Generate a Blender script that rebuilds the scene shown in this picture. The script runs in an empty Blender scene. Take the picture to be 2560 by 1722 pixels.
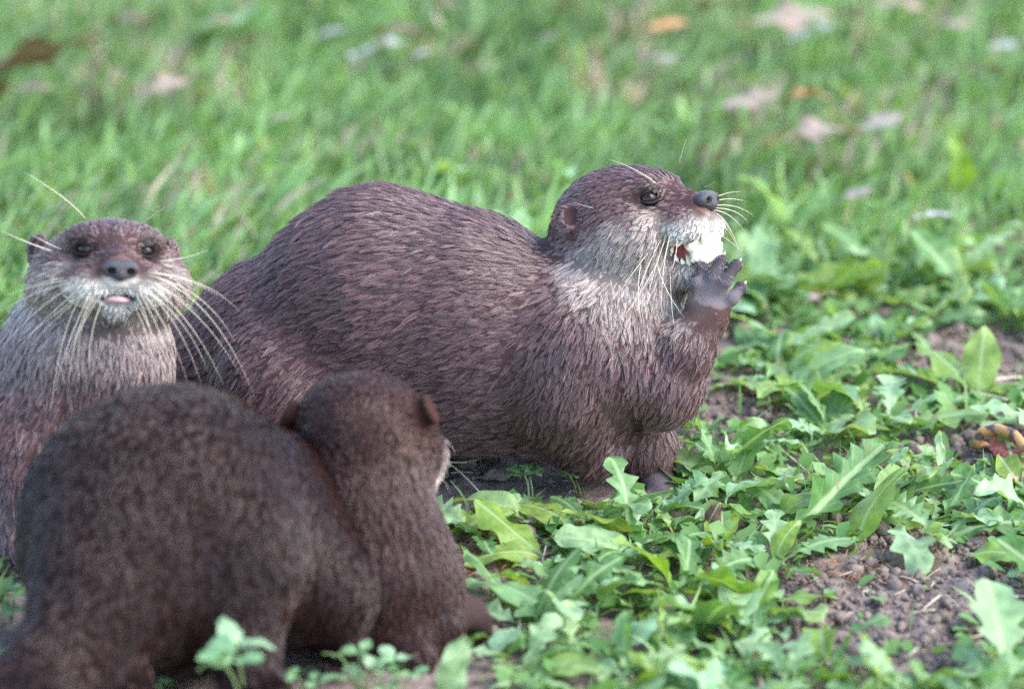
import bpy, math, random
import numpy as np
from mathutils import Vector, Matrix, kdtree

# ------------------------------------------------------------------ camera, sky, sun, exposure
sc = bpy.context.scene
PITCH = math.radians(20.0)
CP, SP = math.cos(PITCH), math.sin(PITCH)
DIST = 6.0
S = 4000.0                                     # photo pixels per metre in the focus plane
AIM = np.array([0.0, 0.0324, 0.089])
CR = np.array([1.0, 0.0, 0.0]); CU = np.array([0.0, SP, CP]); CF = np.array([0.0, CP, -SP])
cam_d = bpy.data.cameras.new('camera')
cam = bpy.data.objects.new('camera', cam_d)
sc.collection.objects.link(cam)
cam.location = AIM - CF * DIST
cam.rotation_euler = (math.pi / 2 - PITCH, 0, 0)
cam_d.sensor_width = 36.0
cam_d.lens = 36.0 * DIST / (2560.0 / S)
cam_d.clip_start = 0.1
cam_d.clip_end = 500
cam_d.dof.use_dof = True
cam_d.dof.focus_distance = DIST - 0.035
cam_d.dof.aperture_fstop = 4.2
sc.camera = cam

SUN_EL, SUN_AZ = math.radians(44), math.radians(100)     # azimuth clockwise from +Y
world = bpy.data.worlds.new('World'); sc.world = world; world.use_nodes = True
wn = world.node_tree
sky = wn.nodes.new('ShaderNodeTexSky'); sky.sky_type = 'NISHITA'; sky.sun_disc = False
sky.sun_elevation = SUN_EL; sky.sun_rotation = SUN_AZ
sky.air_density = 1.0; sky.dust_density = 1.0; sky.ozone_density = 1.0
wn.links.new(sky.outputs[0], wn.nodes['Background'].inputs[0])
wn.nodes['Background'].inputs[1].default_value = 0.15
sun_d = bpy.data.lights.new('sun', 'SUN'); sun_d.energy = 1.0; sun_d.angle = math.radians(40); sun_d.color = (1.0, 0.95, 0.88)
sun = bpy.data.objects.new('sun', sun_d); sc.collection.objects.link(sun)
sdir = Vector((math.cos(SUN_EL) * math.sin(SUN_AZ), math.cos(SUN_EL) * math.cos(SUN_AZ), math.sin(SUN_EL)))
sun.rotation_euler = sdir.to_track_quat('Z', 'Y').to_euler()
vs = sc.view_settings
vs.view_transform = 'Standard'; vs.look = 'None'; vs.gamma = 1.0; vs.use_curve_mapping = False
vs.exposure = 2.35
sc.cycles.use_denoising = False
sc.cycles.max_bounces = 8; sc.cycles.diffuse_bounces = 5; sc.cycles.glossy_bounces = 2
sc.cycles.transmission_bounces = 3; sc.cycles.transparent_max_bounces = 6
sc.cycles_curves.shape = 'RIBBONS'; sc.cycles_curves.subdivisions = 2

# ------------------------------------------------------------------ helpers
rng = np.random.default_rng(7)
RND = random.Random(11)
COL = sc.collection

def depth_scale(dp): return (DIST + dp / S) / DIST
def W(px, py, dp=0.0):
    k = depth_scale(dp)
    return AIM + CR * ((px - 1280.0) / S * k) + CU * ((861.0 - py) / S * k) + CF * (dp / S)
def camvec(r, u, t):                            # right, up, toward the camera
    v = CR * r + CU * u - CF * t
    return v / np.linalg.norm(v)
def gz(x, y):
    x = np.asarray(x, float); y = np.asarray(y, float)
    near = 1.0 / (1.0 + (x * x + y * y) / 4.0)
    return near * (0.0035 * np.sin(7.1 * x + 1.3) * np.sin(6.3 * y + .4) + 0.002 * np.sin(19 * x + 5 * y) * np.sin(17 * y - 6 * x + 2))
def G(px, py, h=0.0):                           # ground point seen at a photo pixel
    u0 = (861.0 - py) / S
    dep = (AIM[2] + u0 * CP - h) / (SP - u0 * CP / DIST)
    p = AIM + CR * ((px - 1280.0) / S * (1 + dep / DIST)) + CU * (u0 * (1 + dep / DIST)) + CF * dep
    p[2] = h + (float(gz(p[0], p[1])) if h < 0.02 else 0)
    return p
def sstep(a, b, x):
    t = np.clip((x - a) / (b - a), 0, 1)
    return t * t * (3 - 2 * t)

def tag(o, label=None, cat=None, group=None, kind=None):
    if label: o['label'] = label
    if cat: o['category'] = cat
    if group: o['group'] = group
    if kind: o['kind'] = kind
    return o
def child(o, parent):
    o.parent = parent
    o.matrix_parent_inverse = Matrix.Translation(-Vector(parent.location))
    return o
def mesh_obj(name, v, f, mat, parent=None, smooth=True, col=None, uv=None):
    me = bpy.data.meshes.new(name)
    v = np.asarray(v, float)
    me.from_pydata(v.tolist(), [], f.tolist() if hasattr(f, 'tolist') else f)
    if smooth: me.polygons.foreach_set('use_smooth', np.ones(len(me.polygons), bool))
    if col is not None:
        a = me.attributes.new('col', 'FLOAT_COLOR', 'POINT')
        c4 = np.ones((len(v), 4), np.float32); c4[:, :3] = col
        a.data.foreach_set('color', c4.ravel())
    if mat is not None: me.materials.append(mat)
    me.update()
    o = bpy.data.objects.new(name, me); COL.objects.link(o)
    if parent is not None: child(o, parent)
    return o
def empty(name, loc):
    o = bpy.data.objects.new(name, None); COL.objects.link(o); o.location = loc
    o.empty_display_size = 0.02
    return o

# ------------------------------------------------------------------ materials
def new_mat(name):
    m = bpy.data.materials.new(name); m.use_nodes = True
    return m, m.node_tree.nodes, m.node_tree.links, m.node_tree.nodes['Principled BSDF']
def plain(name, col, rough=0.5, spec=0.5, coat=0.0, sss=0.0, noise=0.0, nscale=400.0, bump=0.0):
    m, n, l, b = new_mat(name)
    b.inputs['Base Color'].default_value = (*col, 1); b.inputs['Roughness'].default_value = rough
    b.inputs['Specular IOR Level'].default_value = spec
    b.inputs['Coat Weight'].default_value = coat; b.inputs['Coat Roughness'].default_value = 0.03
    if sss:
        b.inputs['Subsurface Weight'].default_value = sss; b.inputs['Subsurface Radius'].default_value = (.004, .002, .001)
    if noise or bump:
        t = n.new('ShaderNodeTexNoise'); t.inputs['Scale'].default_value = nscale; t.inputs['Detail'].default_value = 4
        tc = n.new('ShaderNodeTexCoord'); l.new(tc.outputs['Object'], t.inputs['Vector'])
        if noise:
            r = n.new('ShaderNodeValToRGB')
            r.color_ramp.elements[0].position = .3; r.color_ramp.elements[1].position = .7
            r.color_ramp.elements[0].color = (*[c * (1 - noise) for c in col], 1)
            r.color_ramp.elements[1].color = (*[min(1, c * (1 + noise)) for c in col], 1)
            l.new(t.outputs['Fac'], r.inputs[0]); l.new(r.outputs[0], b.inputs['Base Color'])
        if bump:
            bp = n.new('ShaderNodeBump'); bp.inputs['Strength'].default_value = bump; bp.inputs['Distance'].default_value = .001
            l.new(t.outputs['Fac'], bp.inputs['Height']); l.new(bp.outputs[0], b.inputs['Normal'])
    return m
def attr_mat(name, rough=0.6, spec=0.3, hair=False):
    m, n, l, b = new_mat(name)
    a = n.new('ShaderNodeAttribute'); a.attribute_name = 'col'
    b.inputs['Roughness'].default_value = rough; b.inputs['Specular IOR Level'].default_value = spec
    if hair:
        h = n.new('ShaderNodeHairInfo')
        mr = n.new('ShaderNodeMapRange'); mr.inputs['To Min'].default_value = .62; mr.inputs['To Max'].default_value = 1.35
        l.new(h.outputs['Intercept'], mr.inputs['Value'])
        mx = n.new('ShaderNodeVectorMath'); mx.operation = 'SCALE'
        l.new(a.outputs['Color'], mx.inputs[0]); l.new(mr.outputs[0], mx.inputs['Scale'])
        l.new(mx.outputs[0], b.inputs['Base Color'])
    else:
        t = n.new('ShaderNodeTexNoise'); t.inputs['Scale'].default_value = 900; t.inputs['Detail'].default_value = 3
        tc = n.new('ShaderNodeTexCoord'); l.new(tc.outputs['Object'], t.inputs['Vector'])
        bp = n.new('ShaderNodeBump'); bp.inputs['Strength'].default_value = .8; bp.inputs['Distance'].default_value = .0008
        l.new(t.outputs['Fac'], bp.inputs['Height']); l.new(bp.outputs[0], b.inputs['Normal'])
        l.new(a.outputs['Color'], b.inputs['Base Color'])
    return m
M = {}
M['skin'] = attr_mat('otter_skin', .75, .1)
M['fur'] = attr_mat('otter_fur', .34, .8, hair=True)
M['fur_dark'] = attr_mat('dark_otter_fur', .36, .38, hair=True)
M['eye'] = plain('otter_eye', (.006, .004, .003), .06, .3, coat=0)
M['iris'] = plain('otter_iris', (.018, .008, .005), .08, .3, coat=0)
M['eyelid'] = plain('eyelid_skin', (.014, .010, .010), .6, .15)
M['nose'] = plain('nose_leather', (.040, .032, .036), .40, .5, noise=.3, nscale=1300, bump=.9)
M['nostril'] = plain('nostril_dark', (.006, .004, .005), .6, .2)
M['mouth'] = plain('mouth_flesh', (.40, .13, .13), .25, .6, sss=.2, noise=.25, nscale=300)
M['tongue'] = plain('tongue_flesh', (.50, .30, .29), .35, .6, sss=.2, noise=.12, nscale=300)
M['tooth'] = plain('tooth_enamel', (.80, .74, .58), .25, .5)
M['whisker'] = plain('whisker_hair', (.72, .60, .45), .35, .5)
M['claw'] = plain('claw_horn', (.35, .29, .21), .4, .5)
M['food'] = plain('white_food', (.85, .78, .60), .45, .5, sss=.3, noise=.05, nscale=200, bump=.6)

# ------------------------------------------------------------------ implicit surfaces
class Sdf:
    def __init__(self): self.p = []
    def cone(self, a, b, ra, rb, k=0.012, flow=None, op='u'):
        a = np.asarray(a, float); b = np.asarray(b, float)
        if flow is None: flow = b - a
        flow = np.asarray(flow, float); n = np.linalg.norm(flow)
        self.p.append(('c', a, b, ra, rb, k, flow / n if n > 0 else flow, op))
    def ell(self, c, r, R=None, k=0.012, flow=(0, 0, -1), op='u'):
        R = np.eye(3) if R is None else np.asarray(R, float)      # rows are the axes
        flow = np.asarray(flow, float)
        self.p.append(('e', np.asarray(c, float), R, np.asarray(r, float), None, k, flow / np.linalg.norm(flow), op))
    def d1(self, q, P):
        if q[0] == 'c':
            ab = q[2] - q[1]; pa = P - q[1]
            h = np.clip(pa @ ab / max(ab @ ab, 1e-12), 0, 1)
            return np.linalg.norm(pa - h[:, None] * ab, axis=1) - (q[3] + (q[4] - q[3]) * h)
        l = (P - q[1]) @ q[2].T
        k0 = np.linalg.norm(l / q[3], axis=1); k1 = np.linalg.norm(l / (q[3] ** 2), axis=1)
        return k0 * (k0 - 1.0) / np.maximum(k1, 1e-6)
    def f(self, P):
        P = np.asarray(P, float); d = np.full(len(P), 1.0)
        for q in self.p:
            e = self.d1(q, P); k = q[5]
            if q[7] == 'u':
                h = np.clip(.5 + .5 * (d - e) / k, 0, 1); d = d * (1 - h) + e * h - k * h * (1 - h)
            else:
                e = -e; h = np.clip(.5 - .5 * (d - e) / k, 0, 1); d = d * (1 - h) + e * h + k * h * (1 - h)
        return d
    def grad(self, P, e=0.0004):
        g = np.zeros((len(P), 3))
        for s in ((1, -1, -1), (-1, -1, 1), (-1, 1, -1), (1, 1, 1)):
            s = np.array(s, float); g += s[None] * self.f(P + s * e)[:, None]
        return g / np.maximum(np.linalg.norm(g, axis=1, keepdims=True), 1e-9)
    def flow(self, P, tau=0.007):
        w = np.zeros((len(P), 3))
        for q in self.p:
            if q[7] != 'u': continue
            w += np.exp(-np.clip(self.d1(q, P), -.02, .2) / tau)[:, None] * q[6]
        return w
    def march(self, a, d):
        p = np.asarray(a, float).copy(); d = np.asarray(d, float) / np.linalg.norm(d)
        for _ in range(120):
            v = self.f(p[None])[0]
            if v > -1e-5: break
            p = p + d * max(-v * .7, 1e-4)
        return p
    def bounds(self):
        lo, hi = np.full(3, 9.), np.full(3, -9.)
        for q in self.p:
            if q[7] != 'u': continue
            if q[0] == 'c':
                for c, r in ((q[1], q[3]), (q[2], q[4])): lo = np.minimum(lo, c - r); hi = np.maximum(hi, c + r)
            else:
                r = q[3].max(); lo = np.minimum(lo, q[1] - r); hi = np.maximum(hi, q[1] + r)
        return lo - .006, hi + .006
    def mesh(self, h):
        lo, hi = self.bounds(); B = 4
        nb = np.ceil((hi - lo) / (h * B)).astype(int) + 1
        ax = [lo[i] + (np.arange(nb[i]) * B + 1.5) * h for i in range(3)]
        gx = np.stack(np.meshgrid(*ax, indexing='ij'), -1).reshape(-1, 3)
        dc = self.f(gx)
        act = np.abs(dc) < h * B * 1.6
        n = nb * B
        V = np.repeat(np.repeat(np.repeat(dc.reshape(nb), B, 0), B, 1), B, 2)
        ids = np.argwhere(act.reshape(nb))
        off = np.stack(np.meshgrid(*[np.arange(B)] * 3, indexing='ij'), -1).reshape(-1, 3)
        ii = (ids[:, None, :] * B + off[None]).reshape(-1, 3)
        V[ii[:, 0], ii[:, 1], ii[:, 2]] = self.f(lo + ii * h)
        neg = V < 0
        cnt = np.zeros(np.array(V.shape) - 1, np.int8)
        for o in off[(off < 2).all(1)]:
            cnt += neg[o[0]:o[0] + V.shape[0] - 1, o[1]:o[1] + V.shape[1] - 1, o[2]:o[2] + V.shape[2] - 1]
        cells = np.argwhere((cnt > 0) & (cnt < 8))
        idx = np.full(cnt.shape, -1, np.int64); idx[cells[:, 0], cells[:, 1], cells[:, 2]] = np.arange(len(cells))
        acc = np.zeros((len(cells), 3)); num = np.zeros(len(cells))
        for axis in range(3):
            oth = [a for a in range(3) if a != axis]
            for u in (0, 1):
                for w in (0, 1):
                    o = np.zeros(3, int); o[oth[0]] = u; o[oth[1]] = w
                    c0 = cells + o; c1 = c0.copy(); c1[:, axis] += 1
                    a = V[c0[:, 0], c0[:, 1], c0[:, 2]]; b = V[c1[:, 0], c1[:, 1], c1[:, 2]]
                    m = (a < 0) != (b < 0)
                    t = np.where(m, a / np.where(m, a - b, 1), 0)
                    p = np.tile(o.astype(float), (len(cells), 1)); p[:, axis] += t
                    acc += p * m[:, None]; num += m
        v = lo + (cells + acc / num[:, None]) * h
        quads = []
        for axis in range(3):
            o1, o2 = [(1, 2), (2, 0), (0, 1)][axis]
            s0 = [slice(None)] * 3; s1 = [slice(None)] * 3
            s0[axis] = slice(0, -1); s1[axis] = slice(1, None)
            e = np.argwhere(neg[tuple(s0)] != neg[tuple(s1)])
            e = e[(e[:, o1] > 0) & (e[:, o2] > 0) & (e[:, o1] < cnt.shape[o1]) & (e[:, o2] < cnt.shape[o2])]
            inside = neg[e[:, 0], e[:, 1], e[:, 2]]
            def cell(d1, d2):
                c = e.copy(); c[:, o1] -= d1; c[:, o2] -= d2
                return idx[c[:, 0], c[:, 1], c[:, 2]]
            q = np.stack([cell(1, 1), cell(0, 1), cell(0, 0), cell(1, 0)], 1)
            q[~inside] = q[~inside][:, ::-1]
            quads.append(q)
        quads = np.concatenate(quads); quads = quads[(quads >= 0).all(1)]
        for _ in range(2):
            g = self.grad(v); d = self.f(v); v = v - g * np.clip(d, -h, h)[:, None]
        return v, quads, self.grad(v)

def ellipsoid(c, axes, radii, nu=16, nv=10):
    v, f = [], []
    for j in range(nv + 1):
        th = math.pi * j / nv
        for i in range(nu):
            ph = 2 * math.pi * i / nu
            l = np.array([math.sin(th) * math.cos(ph), math.sin(th) * math.sin(ph), math.cos(th)]) * radii
            v.append(np.asarray(c) + l @ np.asarray(axes))
    for j in range(nv):
        for i in range(nu):
            f.append([j * nu + i, (j + 1) * nu + i, (j + 1) * nu + (i + 1) % nu, j * nu + (i + 1) % nu])
    return np.array(v), f
def tube(pts, radii, ns=5):
    pts = np.asarray(pts, float); v, f = [], []
    for i, p in enumerate(pts):
        t = pts[min(i + 1, len(pts) - 1)] - pts[max(i - 1, 0)]; t /= max(np.linalg.norm(t), 1e-9)
        a = np.cross(t, [.3, .5, .81]); a /= max(np.linalg.norm(a), 1e-9); b = np.cross(t, a)
        for k in range(ns):
            an = 2 * math.pi * k / ns; v.append(p + radii[i] * (a * math.cos(an) + b * math.sin(an)))
    for i in range(len(pts) - 1):
        for k in range(ns):
            f.append([i * ns + k, i * ns + (k + 1) % ns, (i + 1) * ns + (k + 1) % ns, (i + 1) * ns + k])
    f.append(list(range(ns))[::-1]); f.append([(len(pts) - 1) * ns + k for k in range(ns)])
    return v, f
def bez(a, b, c, n=12):
    t = np.linspace(0, 1, n)[:, None]
    return (1 - t) ** 2 * np.asarray(a) + 2 * t * (1 - t) * np.asarray(b) + t * t * np.asarray(c)

# ------------------------------------------------------------------ fur
def make_fur(parent, v, q, nrm, flow, col, length, dens, N, seed, clump_n, rad, lift=.33, clump=.8, grav=.15, mat='fur'):
    r = np.random.default_rng(seed)
    tri = np.concatenate([q[:, [0, 1, 2]], q[:, [0, 2, 3]]])
    a, b, c = v[tri[:, 0]], v[tri[:, 1]], v[tri[:, 2]]
    area = .5 * np.linalg.norm(np.cross(b - a, c - a), axis=1) * dens[tri].mean(1) * (length[tri].mean(1) > .0006)
    pick = r.choice(len(tri), N, p=area / area.sum())
    u, w = r.random(N), r.random(N); sw = u + w > 1; u[sw] = 1 - u[sw]; w[sw] = 1 - w[sw]
    bc = np.stack([1 - u - w, u, w], 1); T = tri[pick]
    I = lambda arr: (arr[T] * (bc[:, :, None] if arr.ndim == 2 else bc)).sum(1)
    root, n, fl, cl, L = I(v), I(nrm), I(flow), I(col), I(length)
    n /= np.linalg.norm(n, axis=1, keepdims=True)
    fl = fl / np.maximum(np.linalg.norm(fl, axis=1, keepdims=True), 1e-6) + np.array([0, 0, -grav])
    fl -= n * (fl * n).sum(1, keepdims=True); fl /= np.maximum(np.linalg.norm(fl, axis=1, keepdims=True), 1e-6)
    cen = r.choice(N, clump_n, replace=False)
    kd = kdtree.KDTree(clump_n)
    for i, k in enumerate(cen): kd.insert(root[k], i)
    kd.balance()
    own = np.fromiter((kd.find(p)[1] for p in root.tolist()), int, N)
    cl_len = r.uniform(.65, 1.4, clump_n)[own]; cl_tone = r.normal(1, .15, clump_n)[own].clip(.6, 1.5)
    cl_lift = r.normal(1, .35, clump_n)[own].clip(.3, 2.0)
    swirl = r.normal(0, .16, clump_n)[own] + r.normal(0, .10, N)
    side = np.cross(n, fl)
    fl = fl * np.cos(swirl)[:, None] + side * np.sin(swirl)[:, None]
    L = L * cl_len * r.uniform(.7, 1.15, N)
    P = 5; t = np.linspace(0, 1, P)[None, :, None]
    lf = (lift * cl_lift)[:, None, None]
    pts = root[:, None] - n[:, None] * .0004 + L[:, None, None] * (fl[:, None] * t + n[:, None] * lf * (t - .62 * t * t))
    pts = pts + r.normal(0, 1, (N, 1, 3)) * (L * .05)[:, None, None] * t ** 2
    cp = pts[cen][own]
    dist = np.linalg.norm(root - root[cen][own], axis=1)
    k = clump * np.exp(-(dist / .008) ** 2)
    pts = pts + (cp - pts) * (k[:, None, None] * t ** 1.4)
    rr = rad * r.uniform(.7, 1.2, N)[:, None] * np.array([.9, 1.0, .85, .6, .12])[None] * np.sqrt(np.clip(L / .008, .35, 1.2))[:, None]
    cd = bpy.data.hair_curves.new('fur'); cd.add_curves([P] * N)
    cd.attributes['position'].data.foreach_set('vector', pts.astype(np.float32).ravel())
    ra = cd.attributes.get('radius') or cd.attributes.new('radius', 'FLOAT', 'POINT')
    ra.data.foreach_set('value', rr.astype(np.float32).ravel())
    ca = cd.attributes.new('col', 'FLOAT_COLOR', 'CURVE')
    c4 = np.ones((N, 4), np.float32)
    c4[:, :3] = np.clip(cl * (cl_tone * np.where(r.random(N) < .2, r.uniform(1.4, 2.4, N), r.normal(.95, .2, N).clip(.5, 1.5)))[:, None], .004, .95)
    ca.data.foreach_set('color', c4.ravel())
    cd.materials.append(M[mat])
    o = bpy.data.objects.new('fur', cd); COL.objects.link(o); child(o, parent); o['kind'] = 'stuff'
    return o

# ------------------------------------------------------------------ otters
BROWN = np.array([.117, .061, .056]); CREAM = np.array([.27, .215, .185]); WHITE = np.array([.60, .54, .47])
SKIN = np.array([.125, .100, .108])

class Otter:
    def __init__(self, name, base, label, group='otters feeding together'):
        b = np.array(base, float); b[2] = 0
        self.root = empty(name, b); tag(self.root, label, 'otter', group)
        self.s = Sdf(); self.naked = []; self.short = []; self.pink = []
        self.head = None; self.eye_k = .95; self.ear_long = True; self.eye_d = (.62, .70, .32)
    def c(self, a, b, ra, rb, k=45, flow=None, op='u'):                # pixel-sized round cone
        if flow is not None: flow = np.asarray(flow, float)
        self.s.cone(W(*a), W(*b), ra / S * depth_scale(a[2]), rb / S * depth_scale(b[2]), k / S, flow, op)
    def e(self, c, r, rot=0.0, k=45, flow=(0, 0, -1), op='u'):
        z = depth_scale(c[2]); ca, sa = math.cos(rot), math.sin(rot)
        A = np.array([CR * ca + CU * sa, -CR * sa + CU * ca, -CF])
        self.s.ell(W(*c), np.array(r) / S * z, A, k / S, flow, op)
    # ---- head in its own frame: x forward, y to the animal's left, z up, millimetres
    def set_head(self, origin, yaw, pitch, roll=0.0, size=1.0, wid=1.0):
        self.wid = wid
        y, p = math.radians(yaw), math.radians(pitch)
        F = camvec(math.cos(y) * math.cos(p), math.sin(p), math.sin(y) * math.cos(p))
        U0 = CU - F * (CU @ F); U0 /= np.linalg.norm(U0); L0 = np.cross(U0, F); ro = math.radians(roll)
        U = U0 * math.cos(ro) + L0 * math.sin(ro); L = np.cross(U, F)
        self.F, self.L, self.U = F, L, U
        self.ho = W(*origin); self.hs = size / 1000.0 * depth_scale(origin[2])
        self.HR = np.stack([F, L, U])
        self.head = True
    def hp(self, x, y, z): return self.ho + self.hs * (self.F * x + self.L * y * self.wid + self.U * z)
    def hv(self, x, y, z):
        v = self.F * x + self.L * y + self.U * z
        return v / np.linalg.norm(v)
    def hl(self, P): return ((P - self.ho) @ self.HR.T) / self.hs / np.array([1, self.wid, 1])
    def he(self, c, r, k=6, flow=(-1, 0, -.1), op='u', axes=None):
        A = self.HR if axes is None else np.array([self.hv(*a) for a in axes])
        self.s.ell(self.hp(*c), np.array(r) * self.hs * (np.array([1, self.wid, 1]) if axes is None else 1), A, k * self.hs, self.hv(*flow), op)
    def hc(self, a, b, ra, rb, k=6, flow=(-1, 0, -.1), op='u'):
        self.s.cone(self.hp(*a), self.hp(*b), ra * self.hs, rb * self.hs, k * self.hs, self.hv(*flow), op)
    def build_head(self, skull_z=4, skull_rz=32, jaw_open=False, slight=False, nose_z=3, mz=1.0, ear=(.35, .9, .22), ear_out=0):
        self.chin_z = -46 if jaw_open else -30
        self.he((-2, 0, skull_z), (42, 37, skull_rz), 14, (-1, 0, -.15))
        for s in (-1, 1):
            self.he((10, s * 23, -9), (27, 20, 22), 10, (-.75, s * .15, -.6))
        self.he((36, 0, -6), (25, 22, 17), 9, (-.9, 0, -.3))
        self.hc((20, 0, 13), (53, 0, 1), 15, 9.5, 7, (-1, 0, 0))
        for s in (-1, 1):
            self.he((46, s * 12 * mz, -11 - 3 * (mz - 1)), (16, 14 * mz, 12 * mz), 5, (-.45, s * .6, -.65))
            self.he((27, s * 16, 17), (12, 10, 8), 6, (-1, s * .1, .1))
        self.he((17, 0, 17 + skull_z * .3), (25, 27, 13), 7, (-1, 0, 0))
        if jaw_open:
            self.hc((8, 0, -30), (37, 0, -38), 18, 9.5, 8, (-.8, 0, -.6))
            for s in (-1, 1): self.hc((14, s * 9, -29), (37, s * 5, -37), 12, 7, 6, (-.8, 0, -.6))
            self.he((51, 0, -25), (22, 19, 9.0), 2.5, op='s', axes=((.93, 0, -.2), (0, 1, 0), (.2, 0, .93)))
        else:
            self.hc((10, 0, -24), (43, 0, -24), 19, 9.5, 7, (-.8, 0, -.6))
            if slight: self.he((58, 0, -19.0), (15, 12.5, 2.6), 2, op='s')
        for s in (-1, 1):                                           # ears: shallow cups
            n = (ear[0], s * ear[1], ear[2]); u = (.25, -s * .15, 1); t = np.cross(np.array(n) / np.linalg.norm(n), np.array(u) / np.linalg.norm(u))
            u2 = np.cross(t, n)
            ax = (n, tuple(u2), tuple(t))
            c = np.array((-14, s * (37.0 + ear_out), 11.0 + ear_out * .8))
            self.he(tuple(c), (4.0, 10.0, 8.8), 3.0, (-.5, 0, .8), axes=ax)
            self.he(tuple(c + np.array(n) * 4.2 + np.array((.5, 0, .8))), (4.4, 7.2, 6.2), 1.0, op='s', axes=ax)
        # eyes sit in shallow sockets
        self.eyes = []
        for s in (-1, 1):
            d = self.hv(*self.eye_d[:1], s * self.eye_d[1], self.eye_d[2])
            p = self.s.march(self.hp(24, s * 10.5, 6.5), d)
            n = self.s.grad(p[None])[0]; n = n * .35 + d * .3 + self.hv(.8, s * .55, .15) * .35; n /= np.linalg.norm(n)
            c = p - n * 4.5 * self.eye_k * self.hs
            self.eyes.append((c, n))
        for c, n in self.eyes:
            self.s.ell(c, np.array([6.3, 6.3, 6.3]) * self.eye_k * self.hs, None, 2.0 * self.hs, self.hv(-1, 0, 0), 's')
        self.nose_p = self.s.march(self.hp(35, 0, nose_z), self.hv(1, 0, -.02))
    def face_parts(self, tongue=False):
        r_ = self.root; hs = self.hs * self.eye_k
        for c, n in self.eyes:
            up = self.U - n * (self.U @ n); up /= np.linalg.norm(up); sd = np.cross(up, n)
            v, f = ellipsoid(c, (sd, up, n), np.array([6.0, 5.8, 6.0]) * hs, 20, 14)
            o = mesh_obj('eye', v, f, M['iris'], r_)
            v, f = ellipsoid(c + n * 4.4 * hs, (sd, up, n), np.array([3.2, 3.2, 1.72]) * hs, 16, 8)
            p = mesh_obj('pupil', v, f, M['eye'], None); child(p, r_); p.parent = o; p.matrix_parent_inverse = Matrix.Identity(4)
            for k, (zz, tl) in enumerate(((1, .25), (-1, .12))):                   # eyelids as two rims
                pts = []
                for i in range(13):
                    a = math.pi * i / 12
                    pts.append(c + (sd * math.cos(a) * 6.6 + up * zz * math.sin(a) * (4.1 if k == 0 else 4.0) + n * (2.2 + 2.6 * math.sin(a))) * hs)
                tv, tf = tube(pts, [(.45 + .75 * math.sin(math.pi * i / 12)) * hs for i in range(13)], 6)
                mesh_obj('eyelid', tv, tf, M['eyelid'], r_)
        hs = self.hs; ns = Sdf(); np_ = self.nose_p; A = self.HR
        def q(x, y, z): return np_ + hs * (self.F * x + self.L * y + self.U * z)
        ns.ell(q(-1, 0, 2.2), np.array([5.5, 9.0, 4.6]) * hs, A, 2 * hs)
        for s in (-1, 1): ns.ell(q(-1.5, s * 6.0, .8), np.array([5.5, 5.6, 4.8]) * hs, A, 3 * hs)
        ns.ell(q(.2, 0, -2.6), np.array([4.6, 4.2, 4.2]) * hs, A, 3 * hs)
        for s in (-1, 1): ns.ell(q(4.0, s * 6.0, -.8), np.array([4.8, 2.6, 2.0]) * hs, A, 1.2 * hs, op='s')
        v, f, _ = ns.mesh(.9 * hs)
        no = mesh_obj('nose', v, f, M['nose'], r_)
        for s in (-1, 1):
            v, f = ellipsoid(q(.4, s * 5.8, -.8), A, np.array([1.6, 2.6, 2.0]) * hs, 10, 6)
            p = mesh_obj('nostril', v, f, M['nostril'], None); p.parent = no
            p.matrix_parent_inverse = Matrix.Identity(4)
        # (sub-part meshes are in the same space as their part)
        for ch in list(no.children): ch.matrix_parent_inverse = Matrix.Identity(4)
        if tongue:
            v, f = ellipsoid(self.hp(49.5, 0, -20.2), A, np.array([9.0, 9.5, 3.2]) * hs, 18, 10)
            mesh_obj('tongue', v, f, M['tongue'], r_)
    def whisker(self, pts, r0=.00027):
        n = len(pts); v, f = tube(pts, [r0 * (1 - .85 * (i / (n - 1)) ** 1.3) for i in range(n)], 4)
        mesh_obj('whisker', v, f, M['whisker'], self.root)
    def whiskers(self, count, length, seed, droop=.5, back=.35, spread=1.0):
        r = random.Random(seed)
        for s in (-1, 1):
            for i in range(count):
                row = i % 4; x = 40 + 13 * r.random(); z = -4 - row * 3.6 + r.uniform(-1, 1)
                d0 = self.hv(.25 - .35 * (1 - (x - 40) / 13) - back, s * (.75 + .3 * r.random()), .12 - row * .24 * spread + r.uniform(-.12, .12))
                p = self.s.march(self.hp(x - 6, s * 5, z), d0)
                Ln = length * r.uniform(.55, 1.1) * (1 if row < 3 else .75) / 1000
                a = p; b = p + d0 * Ln * .55; c = b + (d0 * .55 + np.array([0, 0, -1]) * droop * r.uniform(.7, 1.3)) * Ln * .5
                self.whisker(bez(a, b, c))
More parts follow.
